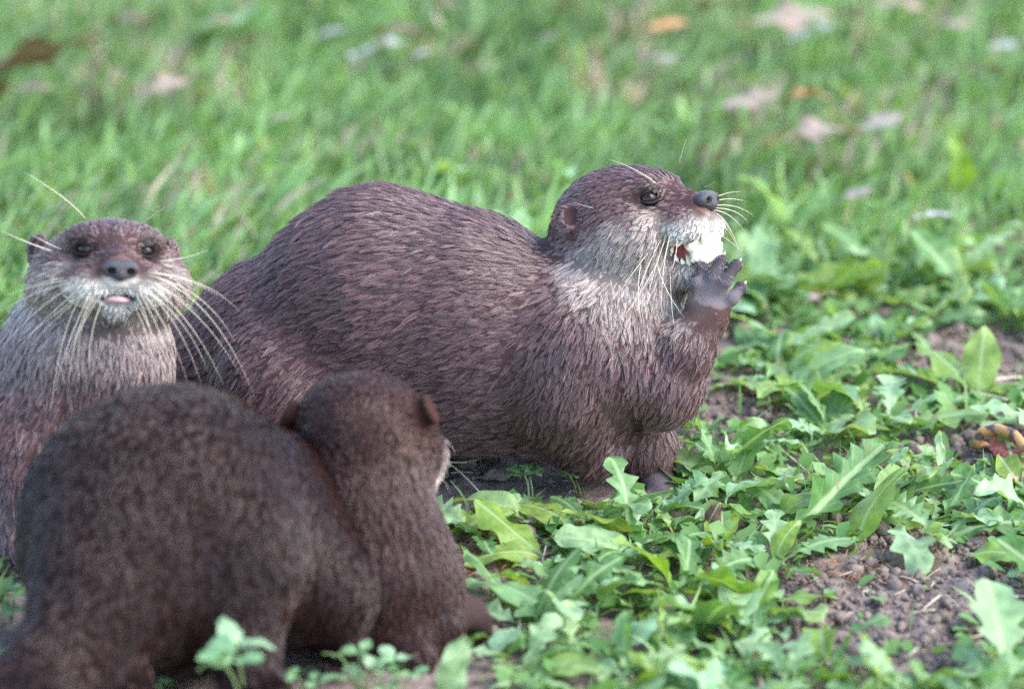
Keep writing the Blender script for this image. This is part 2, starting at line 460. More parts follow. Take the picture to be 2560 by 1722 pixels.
    def finish(self, h, N, seed, clump_n, rad, colour=None, body_len=.0090, lift=.26, mat='fur'):
        v, q, n = self.s.mesh(h)
        flow = self.s.flow(v)
        col = np.tile(BROWN, (len(v), 1)); L = np.full(len(v), body_len); dens = np.ones(len(v))
        nk = np.zeros(len(v))
        if self.head:
            l = self.hl(v); x, y, z = l.T
            inhead = sstep(62, 48, np.linalg.norm(l * np.array([.75, 1, 1]) - np.array([8, 0, -4]), axis=1))
            zb = np.interp(x, [-60, -18, 0, 22, 34, 44, 56, 70], [-8, -7, -3, 1.5, 1.5, -3.5, -7.5, -8])
            wob = 2.2 * np.sin(.31 * x + .23 * z) + 1.6 * np.sin(.57 * z - .4 * y)
            below = sstep(5, -5, z - zb + wob)
            lim = sstep(-27, -13, x + .15 * (z + 20) + wob)
            fade = sstep(-88, -42, z + wob * 3) * sstep(75, 50, np.abs(y)) * np.where(z < -36, sstep(58, 44, x), 1.0) * sstep(-95, -80, z)
            lt = below * lim * fade
            white = sstep(36, 47, x) * sstep(1, -5, z - zb + wob * .5) * sstep(self.chin_z - 5, self.chin_z + 3, z) * sstep(34, 22, np.abs(y))
            col = col * (1 - lt)[:, None] + CREAM * lt[:, None]
            col = col * (1 - white)[:, None] + WHITE * white[:, None]
            near = np.linalg.norm(l - np.array([20, 0, 4]), axis=1)
            L = L * (1 - inhead) + inhead * .0066
            mz = sstep(26, 48, x) * inhead
            L = L * (1 - mz) + .0042 * mz
            dk = below * (1 - sstep(30, 45, x)) * sstep(-70, -50, z)
            L = L * (1 - dk * lim) + .0090 * dk * lim
            top = sstep(8, 25, z) * inhead
            L = L * (1 - top) + .0056 * top
            for c, _n in self.eyes:
                dd = np.linalg.norm(v - c, axis=1) / self.hs
                L *= sstep(5.5, 11, dd) * .85 + .15 * (dd > 6.6)
                e2 = sstep(13, 7.5, dd) * .85; col = col * (1 - e2)[:, None] + np.array([.03, .022, .02]) * e2[:, None]
            dn = np.linalg.norm((v - self.nose_p) @ self.HR.T / self.hs * np.array([1, .75, 1]), axis=1)
            L *= sstep(7, 14, dn) * .9 + .1
            dens = dens + 2.2 * inhead + 1.0 * lt * (1 - inhead)
            for s in (-1, 1):
                de = np.linalg.norm(l - np.array([-12, s * 39, 11]), axis=1); e3 = sstep(13, 8, de)
                L = L * (1 - e3) + (.0045 if self.ear_long else .0030) * e3; dens = dens + 1.5 * e3
        for c, r, soft in self.naked:
            w = sstep(r + soft, r, np.linalg.norm(v - c, axis=1)); nk = np.maximum(nk, w)
        L = L * (1 - nk) + .0021 * nk; dens = dens * (1 + 4 * nk); col = col * (1 - nk)[:, None] + SKIN * nk[:, None]
        for c, r, fac in self.short:
            w = sstep(r * 1.3, r * .7, np.linalg.norm(v - c, axis=1)); L = L * (1 - w * (1 - fac))
        for g in self.pink:
            w = g(v); L = L * (1 - w); col = col * (1 - w)[:, None] + np.array([.20, .05, .055]) * w[:, None]
        if colour is not None: col, L, dens = colour(self, v, n, col, L, dens)
        body_col = col * (1 - .55 * (L > .002))[:, None]
        mesh_obj('body', v, q, M['skin'], self.root, col=body_col)
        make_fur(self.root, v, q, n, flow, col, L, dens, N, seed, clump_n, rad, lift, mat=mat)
        return v

# ---------- the otter that eats, with its paw at its mouth
A = Otter('otter', W(1100, 1150, 60), 'brown otter eating white food with its mouth open and paw raised')
A.set_head((1558, 578, 0), 28, 15)
LEFTWARD = camvec(-1, -.12, -.15)
A.c((1400, 905, 20), (1150, 832, 90), 250, 295, 50, LEFTWARD)
A.c((1150, 832, 90), (950, 802, 150), 295, 325, 50, LEFTWARD)
A.c((950, 802, 150), (700, 862, 190), 322, 212, 50, camvec(-1, -.3, 0))
A.c((700, 862, 190), (510, 940, 230), 212, 158, 50, camvec(-1, -.6, 0))
A.c((440, 1010, 300), (330, 1090, 420), 120, 75, 60)
A.c((330, 1090, 420), (60, 1130, 520), 75, 40, 50)
A.e((715, 985, 20), (185, 200, 170), .3, 60, camvec(-.8, -.7, 0))                      # thigh
A.c((640, 1090, 0), (760, 1160, -40), 70, 50, 50); A.c((760, 1160, -40), (850, 1175, -60), 42, 34, 30)
A.c((1550, 640, 10), (1475, 830, 5), 148, 200, 55, camvec(-.55, -1, 0))                # neck
A.c((1588, 700, -30), (1560, 890, -20), 122, 172, 60, camvec(-.1, -1, .1))             # throat and breast
A.c((1470, 890, -90), (1640, 955, -120), 185, 118, 60, camvec(-.15, -1, 0))            # upper arm
A.c((1655, 960, -125), (1708, 880, -160), 100, 78, 22, camvec(-.55, -.75, .2))         # elbow to forearm
A.c((1708, 880, -160), (1767, 798, -156), 78, 54, 18, camvec(-.35, -1, .1))
A.e((1771, 762, -152), (54, 60, 30), -.25, 24, camvec(-.2, -1, 0))
FING = [((1736, 765, -152), (1742, 708, -176), (1757, 670, -162)), ((1758, 745, -160), (1781, 690, -182), (1803, 648, -164)),
        ((1782, 748, -160), (1812, 702, -182), (1841, 663, -168)), ((1796, 775, -152), (1828, 746, -164), (1852, 719, -155)),
        ((1745, 770, -120), (1760, 715, -105), (1785, 690, -100))]
A.e((1775, 722, -162), (34, 26, 12), -.3, 14)
for a, b, c_ in FING:
    A.c(a, b, 20, 17.5, 10, camvec(-.2, -1, 0)); A.e(b, (19, 19, 18), 0, 6); A.c(b, c_, 16.5, 13.5, 5, camvec(-.2, -1, 0)); A.e(c_, (16, 16, 14), 0, 5)
    for f in (.45, 1.0): A.naked.append((np.array(W(*b)) * (1 - f) + np.array(W(*c_)) * f, .008, .004))
A.naked.append((W(1790, 712, -165), .013, .006)); A.short.append((W(1775, 765, -155), .018, .3)); A.short.append((W(1745, 860, -150), .022, .6))
# far foreleg, standing
A.c((1500, 960, 90), (1600, 1110, 60), 150, 85, 60, camvec(0, -1, 0)); A.c((1600, 1110, 60), (1642, 1195, 40), 72, 46, 40, camvec(0, -1, 0))
A.c((1642, 1195, 40), (1650, 1232, 10), 44, 32, 20)
for dx in (-34, -12, 12, 34): A.c((1648 + dx * .5, 1228, 10), (1656 + dx * 1.2, 1250 - abs(dx) * .2, -22), 15, 11, 8)
A.naked.append((W(1655, 1240, -10), .012, .006)); A.short.append((W(1645, 1205, 30), .018, .35))
A.c((1420, 1010, -120), (1480, 1120, -70), 120, 80, 60, camvec(-.3, -1, 0))
A.build_head(skull_z=8, skull_rz=33, jaw_open=True)
A.pink.append(lambda v: (lambda l: sstep(1.12, .98, np.linalg.norm((l - np.array([51, 0, -25])) @ np.array([[.978, 0, .21], [0, 1, 0], [-.21, 0, .978]]) / np.array([22, 19, 9.0]), axis=1)))(A.hl(v)))
def colA(o, v, n, col, L, dens):
    back = sstep(.0, .05, v[:, 2] - .10) * sstep(.06, -.02, v[:, 0])
    L = L * (1 + .35 * back)
    return col, L, dens
A.finish(.0018, 300000, 3, 25000, .000115, colA)
A.face_parts()
r_ = A.root
# teeth, tongue
v, f = ellipsoid(A.hp(40, 0, -31.0), np.array([A.hv(.95, 0, -.3), A.L, A.hv(.3, 0, .95)]), np.array([12, 7.5, 2.4]) * A.hs, 18, 10)
mesh_obj('tongue', v, f, M['mouth'], r_)
def reach(x, y, z, dz):
    zs = z + dz * np.arange(0, 16, .2); P = np.array([A.hp(x, y, q_) for q_ in zs]); k = np.argmax(A.s.f(P) < 0)
    return P[k]
def tooth(x, y, dz, ln, w):
    p = reach(x, y, -25, dz); d = A.hv(0, 0, -dz); ln *= A.hs; pts = [p - d * ln * .3, p + d * ln * .2, p + d * ln * .6, p + d * ln]
    v, f = tube(pts, [w * A.hs, w * A.hs, w * .7 * A.hs, w * .15 * A.hs], 6)
    mesh_obj('tooth', v, f, M['tooth'], r_)
for x, y, ln in ((33, -11.5, 3.4), (36.5, -11, 3.8), (40, -10, 3.2), (43.0, -8.0, 6.0), (45, -3.5, 3.0), (45.3, 0, 3.0), (45, 3.5, 3.0), (43.0, 8, 6)):
    tooth(x, y, -1, ln, 1.7)
for x, y, ln in ((36, -13, 4.4), (41, -13, 3.8), (53, -9, 7.0), (56, -4, 3.0), (56.3, 0, 3.0), (56, 4, 3.0), (53, 9, 7)):
    tooth(x, y, 1, ln, 1.8)
for k, (a, b, c_) in enumerate(FING[:4]):
    p, d = W(*c_), W(*c_) - W(*b); d = d / np.linalg.norm(d)
    tv, tf = tube([p + d * .0022 - CF * .0016, p + d * .0042 - CF * .0014, p + d * .0056 - CF * .0004], [.0012, .0010, .0003], 6)
    mesh_obj('claw', tv, tf, M['claw'], r_)
# its whiskers, near side hanging, far side fanned out against the grass
for (a, b, c_) in [((1668, 610), (1650, 700), (1655, 790)), ((1680, 615), (1668, 720), (1690, 845)), ((1660, 600), (1630, 690), (1612, 770)),
                   ((1650, 600), (1600, 700), (1572, 800)), ((1640, 660), (1660, 730), (1712, 795)), ((1645, 650), (1600, 740), (1560, 790)),
                   ((1690, 600), (1692, 640), (1680, 672)), ((1672, 590), (1664, 640), (1650, 680)), ((1600, 660), (1585, 760), (1612, 830)), ((1630, 620), (1580, 680), (1545, 740))]:
    p0 = A.s.march(W(a[0], a[1], -20), -CF)
    A.whisker(bez(p0, W(b[0], b[1], -190), W(c_[0], c_[1], -210)))
for (a, b, c_) in [((1790, 505), (1830, 490), (1865, 505)), ((1792, 515), (1840, 505), (1885, 540)), ((1795, 525), (1830, 530), (1862, 580)), ((1795, 530), (1825, 545), (1850, 640)),
                   ((1790, 540), (1815, 560), (1842, 612)), ((1785, 545), (1800, 570), (1805, 600)), ((1790, 500), (1815, 478), (1850, 480)), ((1775, 565), (1810, 590), (1855, 627)),
                   ((1793, 520), (1850, 520), (1872, 560)), ((1788, 535), (1812, 560), (1820, 598)), ((1790, 530), (1818, 556), (1832, 590)), ((1786, 548), (1794, 575), (1792, 596))]:
    A.whisker(bez(W(a[0] - 12, a[1], -75), W(b[0], b[1], -60), W(c_[0], c_[1], -45)))
for (a, b, c_) in [((1640, 462), (1590, 418), (1519, 398)), ((1562, 536), (1500, 530), (1432, 505)), ((1760, 468), (1776, 465), (1787, 454)), ((1698, 408), (1705, 380), (1716, 348)), ((1634, 460), (1612, 440), (1580, 425))]:
    p0 = A.s.march(W(a[0], a[1], 0 if a[0] < 1700 else -30), -CF)
    A.whisker(bez(p0, W(b[0], b[1], -120), W(c_[0], c_[1], -120)))

# ---------- the otter that looks at the camera
B = Otter('otter', W(120, 1250, -420), 'brown otter with pale throat facing the camera, long whiskers')
B.set_head((268, 674, -430), 80, 1, 2, 1.0, 1.16)
B.c((255, 720, -380), (215, 900, -360), 150, 205, 60, camvec(-.15, -1, .1))
B.c((215, 900, -360), (110, 1150, -300), 205, 255, 70, camvec(-.3, -1, 0))
B.c((110, 1150, -300), (-120, 1170, -150), 255, 230, 70, camvec(-1, -.3, -.5))
B.c((-120, 1170, -150), (-420, 1220, 0), 230, 90, 70, camvec(-1, -.3, -.5))
B.c((250, 1130, -420), (290, 1330, -470), 80, 50, 50); B.c((60, 1150, -480), (60, 1360, -560), 85, 52, 50)
B.c((290, 1330, -470), (300, 1350, -510), 46, 34, 30); B.c((60, 1360, -560), (64, 1385, -600), 46, 34, 30)
B.eye_k = .88; B.eye_d = (.80, .46, .26)
B.build_head(skull_z=-1, skull_rz=28.5, slight=True, nose_z=-1.5, mz=1.15)
def colB(o, v, n, col, L, dens):
    l = o.hl(v); w = sstep(.10, .2, col.mean(1)) * (sstep(-28, -42, l[:, 2]) * .5 + sstep(-50, -75, l[:, 2]) * .3)
    return col * (1 - w[:, None]) + BROWN * w[:, None], L, dens
B.finish(.0021, 170000, 5, 17000, .00013, colB)
B.face_parts(tongue=True)
for k, (a, b, c_) in enumerate([((400, 690), (520, 720), (590, 860)), ((395, 700), (500, 760), (600, 935)), ((390, 705), (480, 780), (560, 965)), ((385, 715), (455, 800), (505, 965)),
                   ((380, 720), (435, 830), (470, 962)), ((375, 725), (415, 840), (436, 960)), ((400, 685), (520, 690), (600, 780)), ((385, 720), (470, 790), (520, 930)),
                   ((370, 735), (395, 830), (385, 960)), ((400, 680), (470, 690), (545, 740)), ((355, 750), (378, 830), (380, 930)), ((365, 745), (400, 860), (428, 985)),
                   ((405, 690), (540, 740), (640, 1000)), ((375, 700), (440, 720), (500, 790))]):
    A0 = B.s.march(W(a[0] - 22, a[1], -440), -CF)
    B.whisker(bez(A0, W(b[0], b[1], -640), W(c_[0], c_[1], -600)), .00028)
for k, (a, b, c_) in enumerate([((200, 700), (90, 720), (-20, 790)), ((195, 705), (100, 750), (-10, 885)), ((200, 715), (110, 790), (25, 895)), ((205, 725), (150, 800), (125, 1040)),
                   ((215, 735), (160, 860), (132, 1000)), ((220, 740), (175, 850), (170, 985)), ((225, 745), (180, 830), (200, 970)), ((205, 700), (110, 700), (0, 745)),
                   ((210, 730), (150, 780), (70, 870)), ((240, 760), (215, 850), (225, 930)), ((210, 690), (150, 690), (60, 720)), ((230, 750), (195, 830), (160, 900)), ((215, 720), (120, 800), (40, 860))]):
    A0 = B.s.march(W(a[0] + 22, a[1], -440), -CF)
    B.whisker(bez(A0, W(b[0], b[1], -640), W(c_[0], c_[1], -600)), .00028)
for (a, b, c_) in [((215, 550), (180, 500), (60, 430)), ((400, 655), (460, 650), (520, 625)), ((140, 630), (70, 610), (0, 575)), ((345, 565), (380, 540), (410, 520)), ((160, 625), (120, 610), (85, 590))]:
    p0 = B.s.march(W(a[0], a[1], -420), -CF)
    B.whisker(bez(p0, W(b[0], b[1], -560), W(c_[0], c_[1], -560)), .0004)

# ---------- the otter whose rounded rump is nearest
C = Otter('otter', W(430, 1700, -1300), 'dark brown otter seen from behind, rounded rump arched in front of the others')
C.set_head((600, 1330, -800), -70, -28)
AWAY = camvec(-.25, -.75, .9)
C.e((410, 1335, -1230), (372, 368, 300), 0, 80, camvec(-.5, -1, .6))
C.c((470, 1250, -1190), (700, 1415, -1080), 255, 208, 80, camvec(-.6, .4, .5))
C.c((620, 1290, -1120), (800, 1470, -1130), 205, 150, 50, camvec(-.2, -1, .3))
C.c((640, 1260, -1000), (610, 1320, -860), 200, 150, 70, camvec(-.1, .6, 1))
C.e((300, 1430, -1420), (215, 235, 150), .35, 60, camvec(-.25, -1, .3))                   # left haunch
C.e((590, 1420, -1360), (165, 230, 140), -.25, 45, camvec(.1, -1, .3))                    # right haunch
C.c((600, 1540, -1380), (622, 1690, -1420), 112, 84, 40, camvec(.05, -1, .2)); C.c((640, 1712, -1430), (690, 1725, -1500), 50, 34, 30)
C.c((275, 1560, -1450), (262, 1700, -1490), 128, 88, 40, camvec(.05, -1, .2)); C.c((330, 1700, -1490), (350, 1735, -1570), 52, 36, 30)
C.c((230, 1500, -1460), (110, 1700, -1580), 150, 105, 70, camvec(-.5, -1, .4)); C.c((110, 1700, -1580), (-120, 1790, -1640), 105, 66, 50); C.c((-120, 1790, -1640), (-420, 1800, -1640), 66, 30, 50)
C.c((840, 1500, -1100), (860, 1610, -1130), 85, 50, 50); C.c((860, 1610, -1130), (880, 1625, -1180), 46, 32, 30)
C.build_head()
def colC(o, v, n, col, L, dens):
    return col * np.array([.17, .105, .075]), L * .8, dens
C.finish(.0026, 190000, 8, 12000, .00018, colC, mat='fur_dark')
C.face_parts(); C.whiskers(8, 50, 5)

# ---------- the otter with the back of its head to the camera
D = Otter('otter', W(960, 1620, -960), 'brown otter sitting upright with the back of its round-eared head turned')
D.ear_long = False
D.set_head((908, 1094, -905), -80, -12, 2, 1.06, 1.1)
D.c((908, 1130, -905), (912, 1270, -930), 150, 164, 60, camvec(0, -1, .2))
D.c((912, 1270, -930), (948, 1440, -960), 164, 184, 60, camvec(0, -1, .2))
D.c((960, 1440, -960), (950, 1530, -950), 180, 160, 60, camvec(.05, -1, .2))
D.c((1060, 1470, -960), (1100, 1560, -1000), 85, 60, 50, camvec(.2, -1, .1))
D.c((1100, 1540, -985), (1180, 1530, -930), 46, 38, 40, camvec(1, -.3, 0)); D.c((1165, 1535, -940), (1205, 1560, -940), 36, 26, 25)
for dx in (0, 18, 36): D.c((1190, 1550 + dx * .5, -945), (1222, 1545 + dx, -955), 15, 11, 8)
D.naked.append((W(1205, 1555, -945), .018, .008))
D.c((1000, 1560, -1010), (1040, 1640, -1060), 80, 50, 50, camvec(.1, -1, .2))
D.build_head(skull_z=5, skull_rz=34, ear=(-.15, .9, .38), ear_out=1.5)
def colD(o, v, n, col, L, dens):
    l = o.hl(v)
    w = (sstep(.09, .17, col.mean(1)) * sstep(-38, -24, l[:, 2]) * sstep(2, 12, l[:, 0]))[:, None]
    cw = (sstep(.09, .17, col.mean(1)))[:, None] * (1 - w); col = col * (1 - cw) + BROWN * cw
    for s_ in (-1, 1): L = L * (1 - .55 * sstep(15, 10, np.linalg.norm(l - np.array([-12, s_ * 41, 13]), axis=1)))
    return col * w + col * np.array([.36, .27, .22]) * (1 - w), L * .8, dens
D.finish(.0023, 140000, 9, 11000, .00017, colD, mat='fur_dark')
D.face_parts(); D.whiskers(3, 36, 9, droop=1.6)

# ------------------------------------------------------------------ ground
def proj(x, y, z=0.0):
    p = np.stack([np.broadcast_to(x, np.shape(x)), np.broadcast_to(y, np.shape(x)), np.broadcast_to(z, np.shape(x))], -1) - AIM
    dep = p @ CF; k = (DIST + dep) / DIST
    return 1280 + p @ CR / k * S, 861 - p @ CU / k * S
BARE = [(2240, 1510, 340, 125), (1230, 1400, 130, 75), (1840, 1030, 120, 65), (2440, 905, 200, 75), (1180, 1165, 160, 45), (2360, 1380, 220, 45),
        (1835, 850, 60, 70), (2300, 1690, 200, 40), (1560, 1715, 180, 25), (2400, 1130, 120, 40), (1240, 1580, 60, 40), (2040, 1630, 150, 45), (1660, 1000, 60, 60), (2490, 1100, 90, 50)]
def bare(px, py):
    m = np.zeros(np.shape(px))
    for cx, cy, rx, ry in BARE:
        m = np.maximum(m, sstep(1.25, .8, np.sqrt(((px - cx) / rx) ** 2 + ((py - cy) / ry) ** 2)))
    return m
def grassy(x, y):                              # 1 where the lawn grows
    edge = np.interp(x, [-1, -.02, .09, .16, .40, 1], [.10, .12, .22, .40, .46, .46]) + .03 * np.sin(23 * x) + .02 * np.sin(61 * x + 1)
    return sstep(-.05, .06, y - edge)
def hash_noise(x, y, seed, cell):
    r = np.random.default_rng(seed); t = r.random((64, 64))
    u, v = x / cell, y / cell; i, j = np.floor(u).astype(int), np.floor(v).astype(int)
    fu, fv = u - i, v - j; fu = fu * fu * (3 - 2 * fu); fv = fv * fv * (3 - 2 * fv)
    g = lambda a, b: t[a % 64, b % 64]
    return (g(i, j) * (1 - fu) + g(i + 1, j) * fu) * (1 - fv) + (g(i, j + 1) * (1 - fu) + g(i + 1, j + 1) * fu) * fv
def fast_mesh(name, v, faces, mat, smooth=True, col=None):
    me = bpy.data.meshes.new(name); v = np.asarray(v, np.float32); faces = np.asarray(faces, np.int32)
    me.vertices.add(len(v)); me.vertices.foreach_set('co', v.ravel())
    k = faces.shape[1]; me.loops.add(faces.size); me.loops.foreach_set('vertex_index', faces.ravel())
    me.polygons.add(len(faces)); me.polygons.foreach_set('loop_start', np.arange(0, faces.size, k, dtype=np.int32))
    me.polygons.foreach_set('loop_total', np.full(len(faces), k, np.int32))
    me.polygons.foreach_set('use_smooth', np.full(len(faces), smooth, bool))
    me.update(calc_edges=True); me.validate()
    if col is not None:
        a = me.attributes.new('col', 'FLOAT_COLOR', 'POINT'); c4 = np.ones((len(v), 4), np.float32); c4[:, :3] = col
        a.data.foreach_set('color', c4.ravel())
    me.materials.append(mat)
    o = bpy.data.objects.new(name, me); COL.objects.link(o)
    return o
def soil_material():
    m, n, l, b = new_mat('soil')
    tc = n.new('ShaderNodeTexCoord'); t = n.new('ShaderNodeTexNoise'); t.inputs['Scale'].default_value = 90; t.inputs['Detail'].default_value = 8
    t.inputs['Roughness'].default_value = .7
    l.new(tc.outputs['Object'], t.inputs['Vector'])
    r = n.new('ShaderNodeValToRGB'); r.color_ramp.elements[0].position = .3; r.color_ramp.elements[1].position = .72
    r.color_ramp.elements[0].color = (.08, .058, .046, 1); r.color_ramp.elements[1].color = (.31, .24, .205, 1)
    l.new(t.outputs['Fac'], r.inputs[0])
    a = n.new('ShaderNodeAttribute'); a.attribute_name = 'col'
    mx = n.new('ShaderNodeMix'); mx.data_type = 'RGBA'
    sp = n.new('ShaderNodeSeparateColor'); l.new(a.outputs['Color'], sp.inputs[0])
    l.new(sp.outputs[0], mx.inputs['Factor']); l.new(r.outputs[0], mx.inputs['A']); mx.inputs['B'].default_value = (.075, .13, .045, 1)
    l.new(mx.outputs['Result'], b.inputs['Base Color'])
    b.inputs['Roughness'].default_value = .9; b.inputs['Specular IOR Level'].default_value = .2
    t2 = n.new('ShaderNodeTexNoise'); t2.inputs['Scale'].default_value = 420; t2.inputs['Detail'].default_value = 5; l.new(tc.outputs['Object'], t2.inputs['Vector'])
    bp = n.new('ShaderNodeBump'); bp.inputs['Strength'].default_value = .9; bp.inputs['Distance'].default_value = .002
    l.new(t2.outputs['Fac'], bp.inputs['Height']); l.new(bp.outputs[0], b.inputs['Normal'])
    return m
M['soil'] = soil_material()
def axis(lo, hi, step, far):
    a = list(np.arange(lo, hi + 1e-6, step)); g = step
    l, h = [], []
    p, q = a[0], a[-1]
    while q < far:
        g *= 1.35; q += g; p -= g; h.append(q); l.append(p)
    return np.array(l[::-1] + a + h)
gx = axis(-.5, .5, .004, 150); gy = axis(-.5, .55, .004, 150)
X, Y = np.meshgrid(gx, gy, indexing='ij')
Z = gz(X, Y); pxg, pyg = proj(X, Y)
near = sstep(.75, .5, np.abs(X)) * sstep(.85, .6, np.abs(Y - .02))
rough = (hash_noise(X, Y, 1, .021) - .5) * .006 + (hash_noise(X, Y, 2, .0095) - .5) * .006 + (hash_noise(X, Y, 3, .005) - .5) * .0035
Z = Z + rough * near * (.35 + .65 * bare(pxg, pyg)) * (1 - .6 * grassy(X, Y)) - .0005
far = sstep(.6, 1.5, np.hypot(X, Y))
gcol = np.stack([np.maximum(grassy(X, Y) * .75, far), X * 0, X * 0], -1).reshape(-1, 3)
ni, nj = X.shape; ii = np.arange(ni * nj).reshape(ni, nj)
fq = np.stack([ii[:-1, :-1], ii[1:, :-1], ii[1:, 1:], ii[:-1, 1:]], -1).reshape(-1, 4)
g_o = fast_mesh('ground', np.stack([X, Y, Z], -1).reshape(-1, 3), fq, M['soil'], True, gcol)
g_o['kind'] = 'structure'

# soil crumbs in the bare patches
r = np.random.default_rng(21)
cx = r.uniform(-.10, .40, 60000); cy = r.uniform(-.42, .42, 60000); pp = proj(cx, cy)
keep = r.random(60000) < (.05 + .95 * bare(*pp)) * np.where((cx < .1) & (cy > 0.02), .25, 1) * .55
cx, cy = cx[keep], cy[keep]; n = len(cx)
ph = (1 + 5 ** .5) / 2
ico = np.array([(-1, ph, 0), (1, ph, 0), (-1, -ph, 0), (1, -ph, 0), (0, -1, ph), (0, 1, ph), (0, -1, -ph), (0, 1, -ph), (ph, 0, -1), (ph, 0, 1), (-ph, 0, -1), (-ph, 0, 1)]); ico /= np.linalg.norm(ico[0])
icf = np.array([(0, 11, 5), (0, 5, 1), (0, 1, 7), (0, 7, 10), (0, 10, 11), (1, 5, 9), (5, 11, 4), (11, 10, 2), (10, 7, 6), (7, 1, 8), (3, 9, 4), (3, 4, 2), (3, 2, 6), (3, 6, 8), (3, 8, 9), (4, 9, 5), (2, 4, 11), (6, 2, 10), (8, 6, 7), (9, 8, 1)])
size = np.clip(r.lognormal(math.log(.0011), .7, n), .0004, .0075)
v = ico[None] * (size[:, None] * r.uniform(.55, 1.3, (n, 12)))[:, :, None] * r.uniform(.7, 1.2, (n, 1, 3))
v = v + np.stack([cx, cy, gz(cx, cy) + size * .25 + .001], -1)[:, None]
f = icf[None] + (np.arange(n) * 12)[:, None, None]
cr = fast_mesh('soil_crumbs', v.reshape(-1, 3), f.reshape(-1, 3), M['soil'], True, np.zeros((n * 12, 3)))
tag(cr, 'small brown crumbs of loose soil in the bare patches', 'soil', kind='stuff')

# ------------------------------------------------------------------ lawn
def leafy(name, trans=.35, rough=.5, spec=.35, attr=True, base=None):
    m, n, l, b = new_mat(name); out = n['Material Output']
    if attr:
        a = n.new('ShaderNodeAttribute'); a.attribute_name = 'col'; csock = a.outputs['Color']
    else: csock = base(n, l)
    l.new(csock, b.inputs['Base Color']); b.inputs['Roughness'].default_value = rough; b.inputs['Specular IOR Level'].default_value = spec
    t = n.new('ShaderNodeBsdfTranslucent')
    g = n.new('ShaderNodeMix'); g.data_type = 'RGBA'; g.blend_type = 'MULTIPLY'; g.inputs['Factor'].default_value = 1
    g.inputs['B'].default_value = (1.25, 1.2, .45, 1); l.new(csock, g.inputs['A']); l.new(g.outputs['Result'], t.inputs['Color'])
    mx = n.new('ShaderNodeMixShader'); mx.inputs[0].default_value = trans
    l.new(b.outputs[0], mx.inputs[1]); l.new(t.outputs[0], mx.inputs[2]); l.new(mx.outputs[0], out.inputs['Surface'])
    return m
M['grass'] = leafy('grass_blade', .42, .5, .25)
def grass(name, x, y, length, width, seed, lean=(.25, .1), label=None, pal=None):
    r = np.random.default_rng(seed); n = len(x); P = 4
    az = r.uniform(0, 2 * math.pi, n); ln = length * np.clip(r.lognormal(0, .3, n), .4, 1.9); wd = width * r.uniform(.6, 1.3, n)
    bend = r.uniform(.25, 1.15, n)
    d = np.stack([np.cos(az), np.sin(az)], -1) * bend[:, None] + np.array(lean)
    t = np.linspace(0, 1, P)
    c = np.zeros((n, P, 3)); c[:, :, :2] = d[:, None] * (t ** 1.7)[None, :, None] * ln[:, None, None] * .75
    c[:, :, 2] = (t - .28 * bend[:, None] * t ** 2.2)[:, :] * ln[:, None] * .9
    c += np.stack([x, y, gz(x, y) - .003], -1)[:, None]
    fa = az + r.normal(math.pi / 2, .5, n); sd = np.stack([np.cos(fa), np.sin(fa), r.normal(0, .2, n)], -1)
    w = (wd[:, None] * np.array([.7, 1, .8, .06])[None])[:, :, None] * sd[:, None] * .5
    v = np.stack([c - w, c + w], 2).reshape(n, -1, 3)
    q = np.array([[2 * k, 2 * k + 1, 2 * k + 3, 2 * k + 2] for k in range(P - 1)])
    f = q[None] + (np.arange(n) * 2 * P)[:, None, None]
    A_, B_, C_ = pal
    u = r.random(n)[:, None]; pick = (r.random(n) < .03 + .3 * sstep(.55, .9, hash_noise(x, y, seed + 9, .07)))[:, None]
    patch = (hash_noise(x, y, seed + 5, .10) * .55 + hash_noise(x, y, seed + 6, .03) * .5)[:, None] + .5
    col = (np.array(A_) * (1 - u) + np.array(B_) * u) * patch; col = np.where(pick, np.array(C_), col)
    col = np.repeat(col, 2 * P, 0)
    o = fast_mesh(name, v.reshape(-1, 3), f.reshape(-1, 4), M['grass'], True, col)
    tag(o, label, 'grass', kind='stuff'); return o
PAL = ((.10, .20, .055), (.28, .42, .19), (.42, .33, .27))
n = 62000
gx_ = r.uniform(-.55, .55, n); gy_ = r.uniform(.03, 1.45, n)
k = (r.random(n) < grassy(gx_, gy_) * np.where(gx_ > .12, .75, 1.0))
grass('lawn_grass', gx_[k], gy_[k], .026, .0042, 31, (.45, .1), 'short green lawn grass behind the otters', PAL)
n = 1500
gx_ = r.uniform(-.40, .02, n); gy_ = r.uniform(.12, .52, n)
grass('lawn_grass', gx_, gy_, .044, .0040, 35, (.55, .12), 'longer pale grass blades leaning over the left lawn', ((.13, .24, .08), (.29, .43, .21), (.42, .36, .28)))
n = 26000
gx_ = r.uniform(-2.2, 2.2, n); gy_ = r.uniform(-.2, 3.6, n)
k = (gy_ > 1.4) | (np.abs(gx_) > .55)
grass('lawn_grass', gx_[k], gy_[k], .045, .006, 32, (.2, .1), 'green lawn grass stretching beyond the picture edges', PAL)
n = 5000
gx_ = r.uniform(-.1, .42, n); gy_ = r.uniform(-.42, .42, n); pp = proj(gx_, gy_)
k = (r.random(n) < .5 * (1 - .85 * bare(*pp))) & ~((gx_ < .1) & (gy_ > -.02) & (gy_ < .2)) & ~((gx_ < -.02) & (gy_ < -.1))
grass('sparse_grass', gx_[k], gy_[k], .020, .0022, 33, (.1, 0), 'thin sparse grass blades among the weeds', PAL)
n = 2600
gx_ = r.uniform(-.46, -.27, n); gy_ = r.uniform(-.42, -.02, n)
k = (gx_ < -.31) | (gy_ < -.36)
grass('sparse_grass', gx_[k], gy_[k], .026, .003, 34, (.1, 0), 'dark green grass tuft at the lower corner beside the nearest otter', PAL)

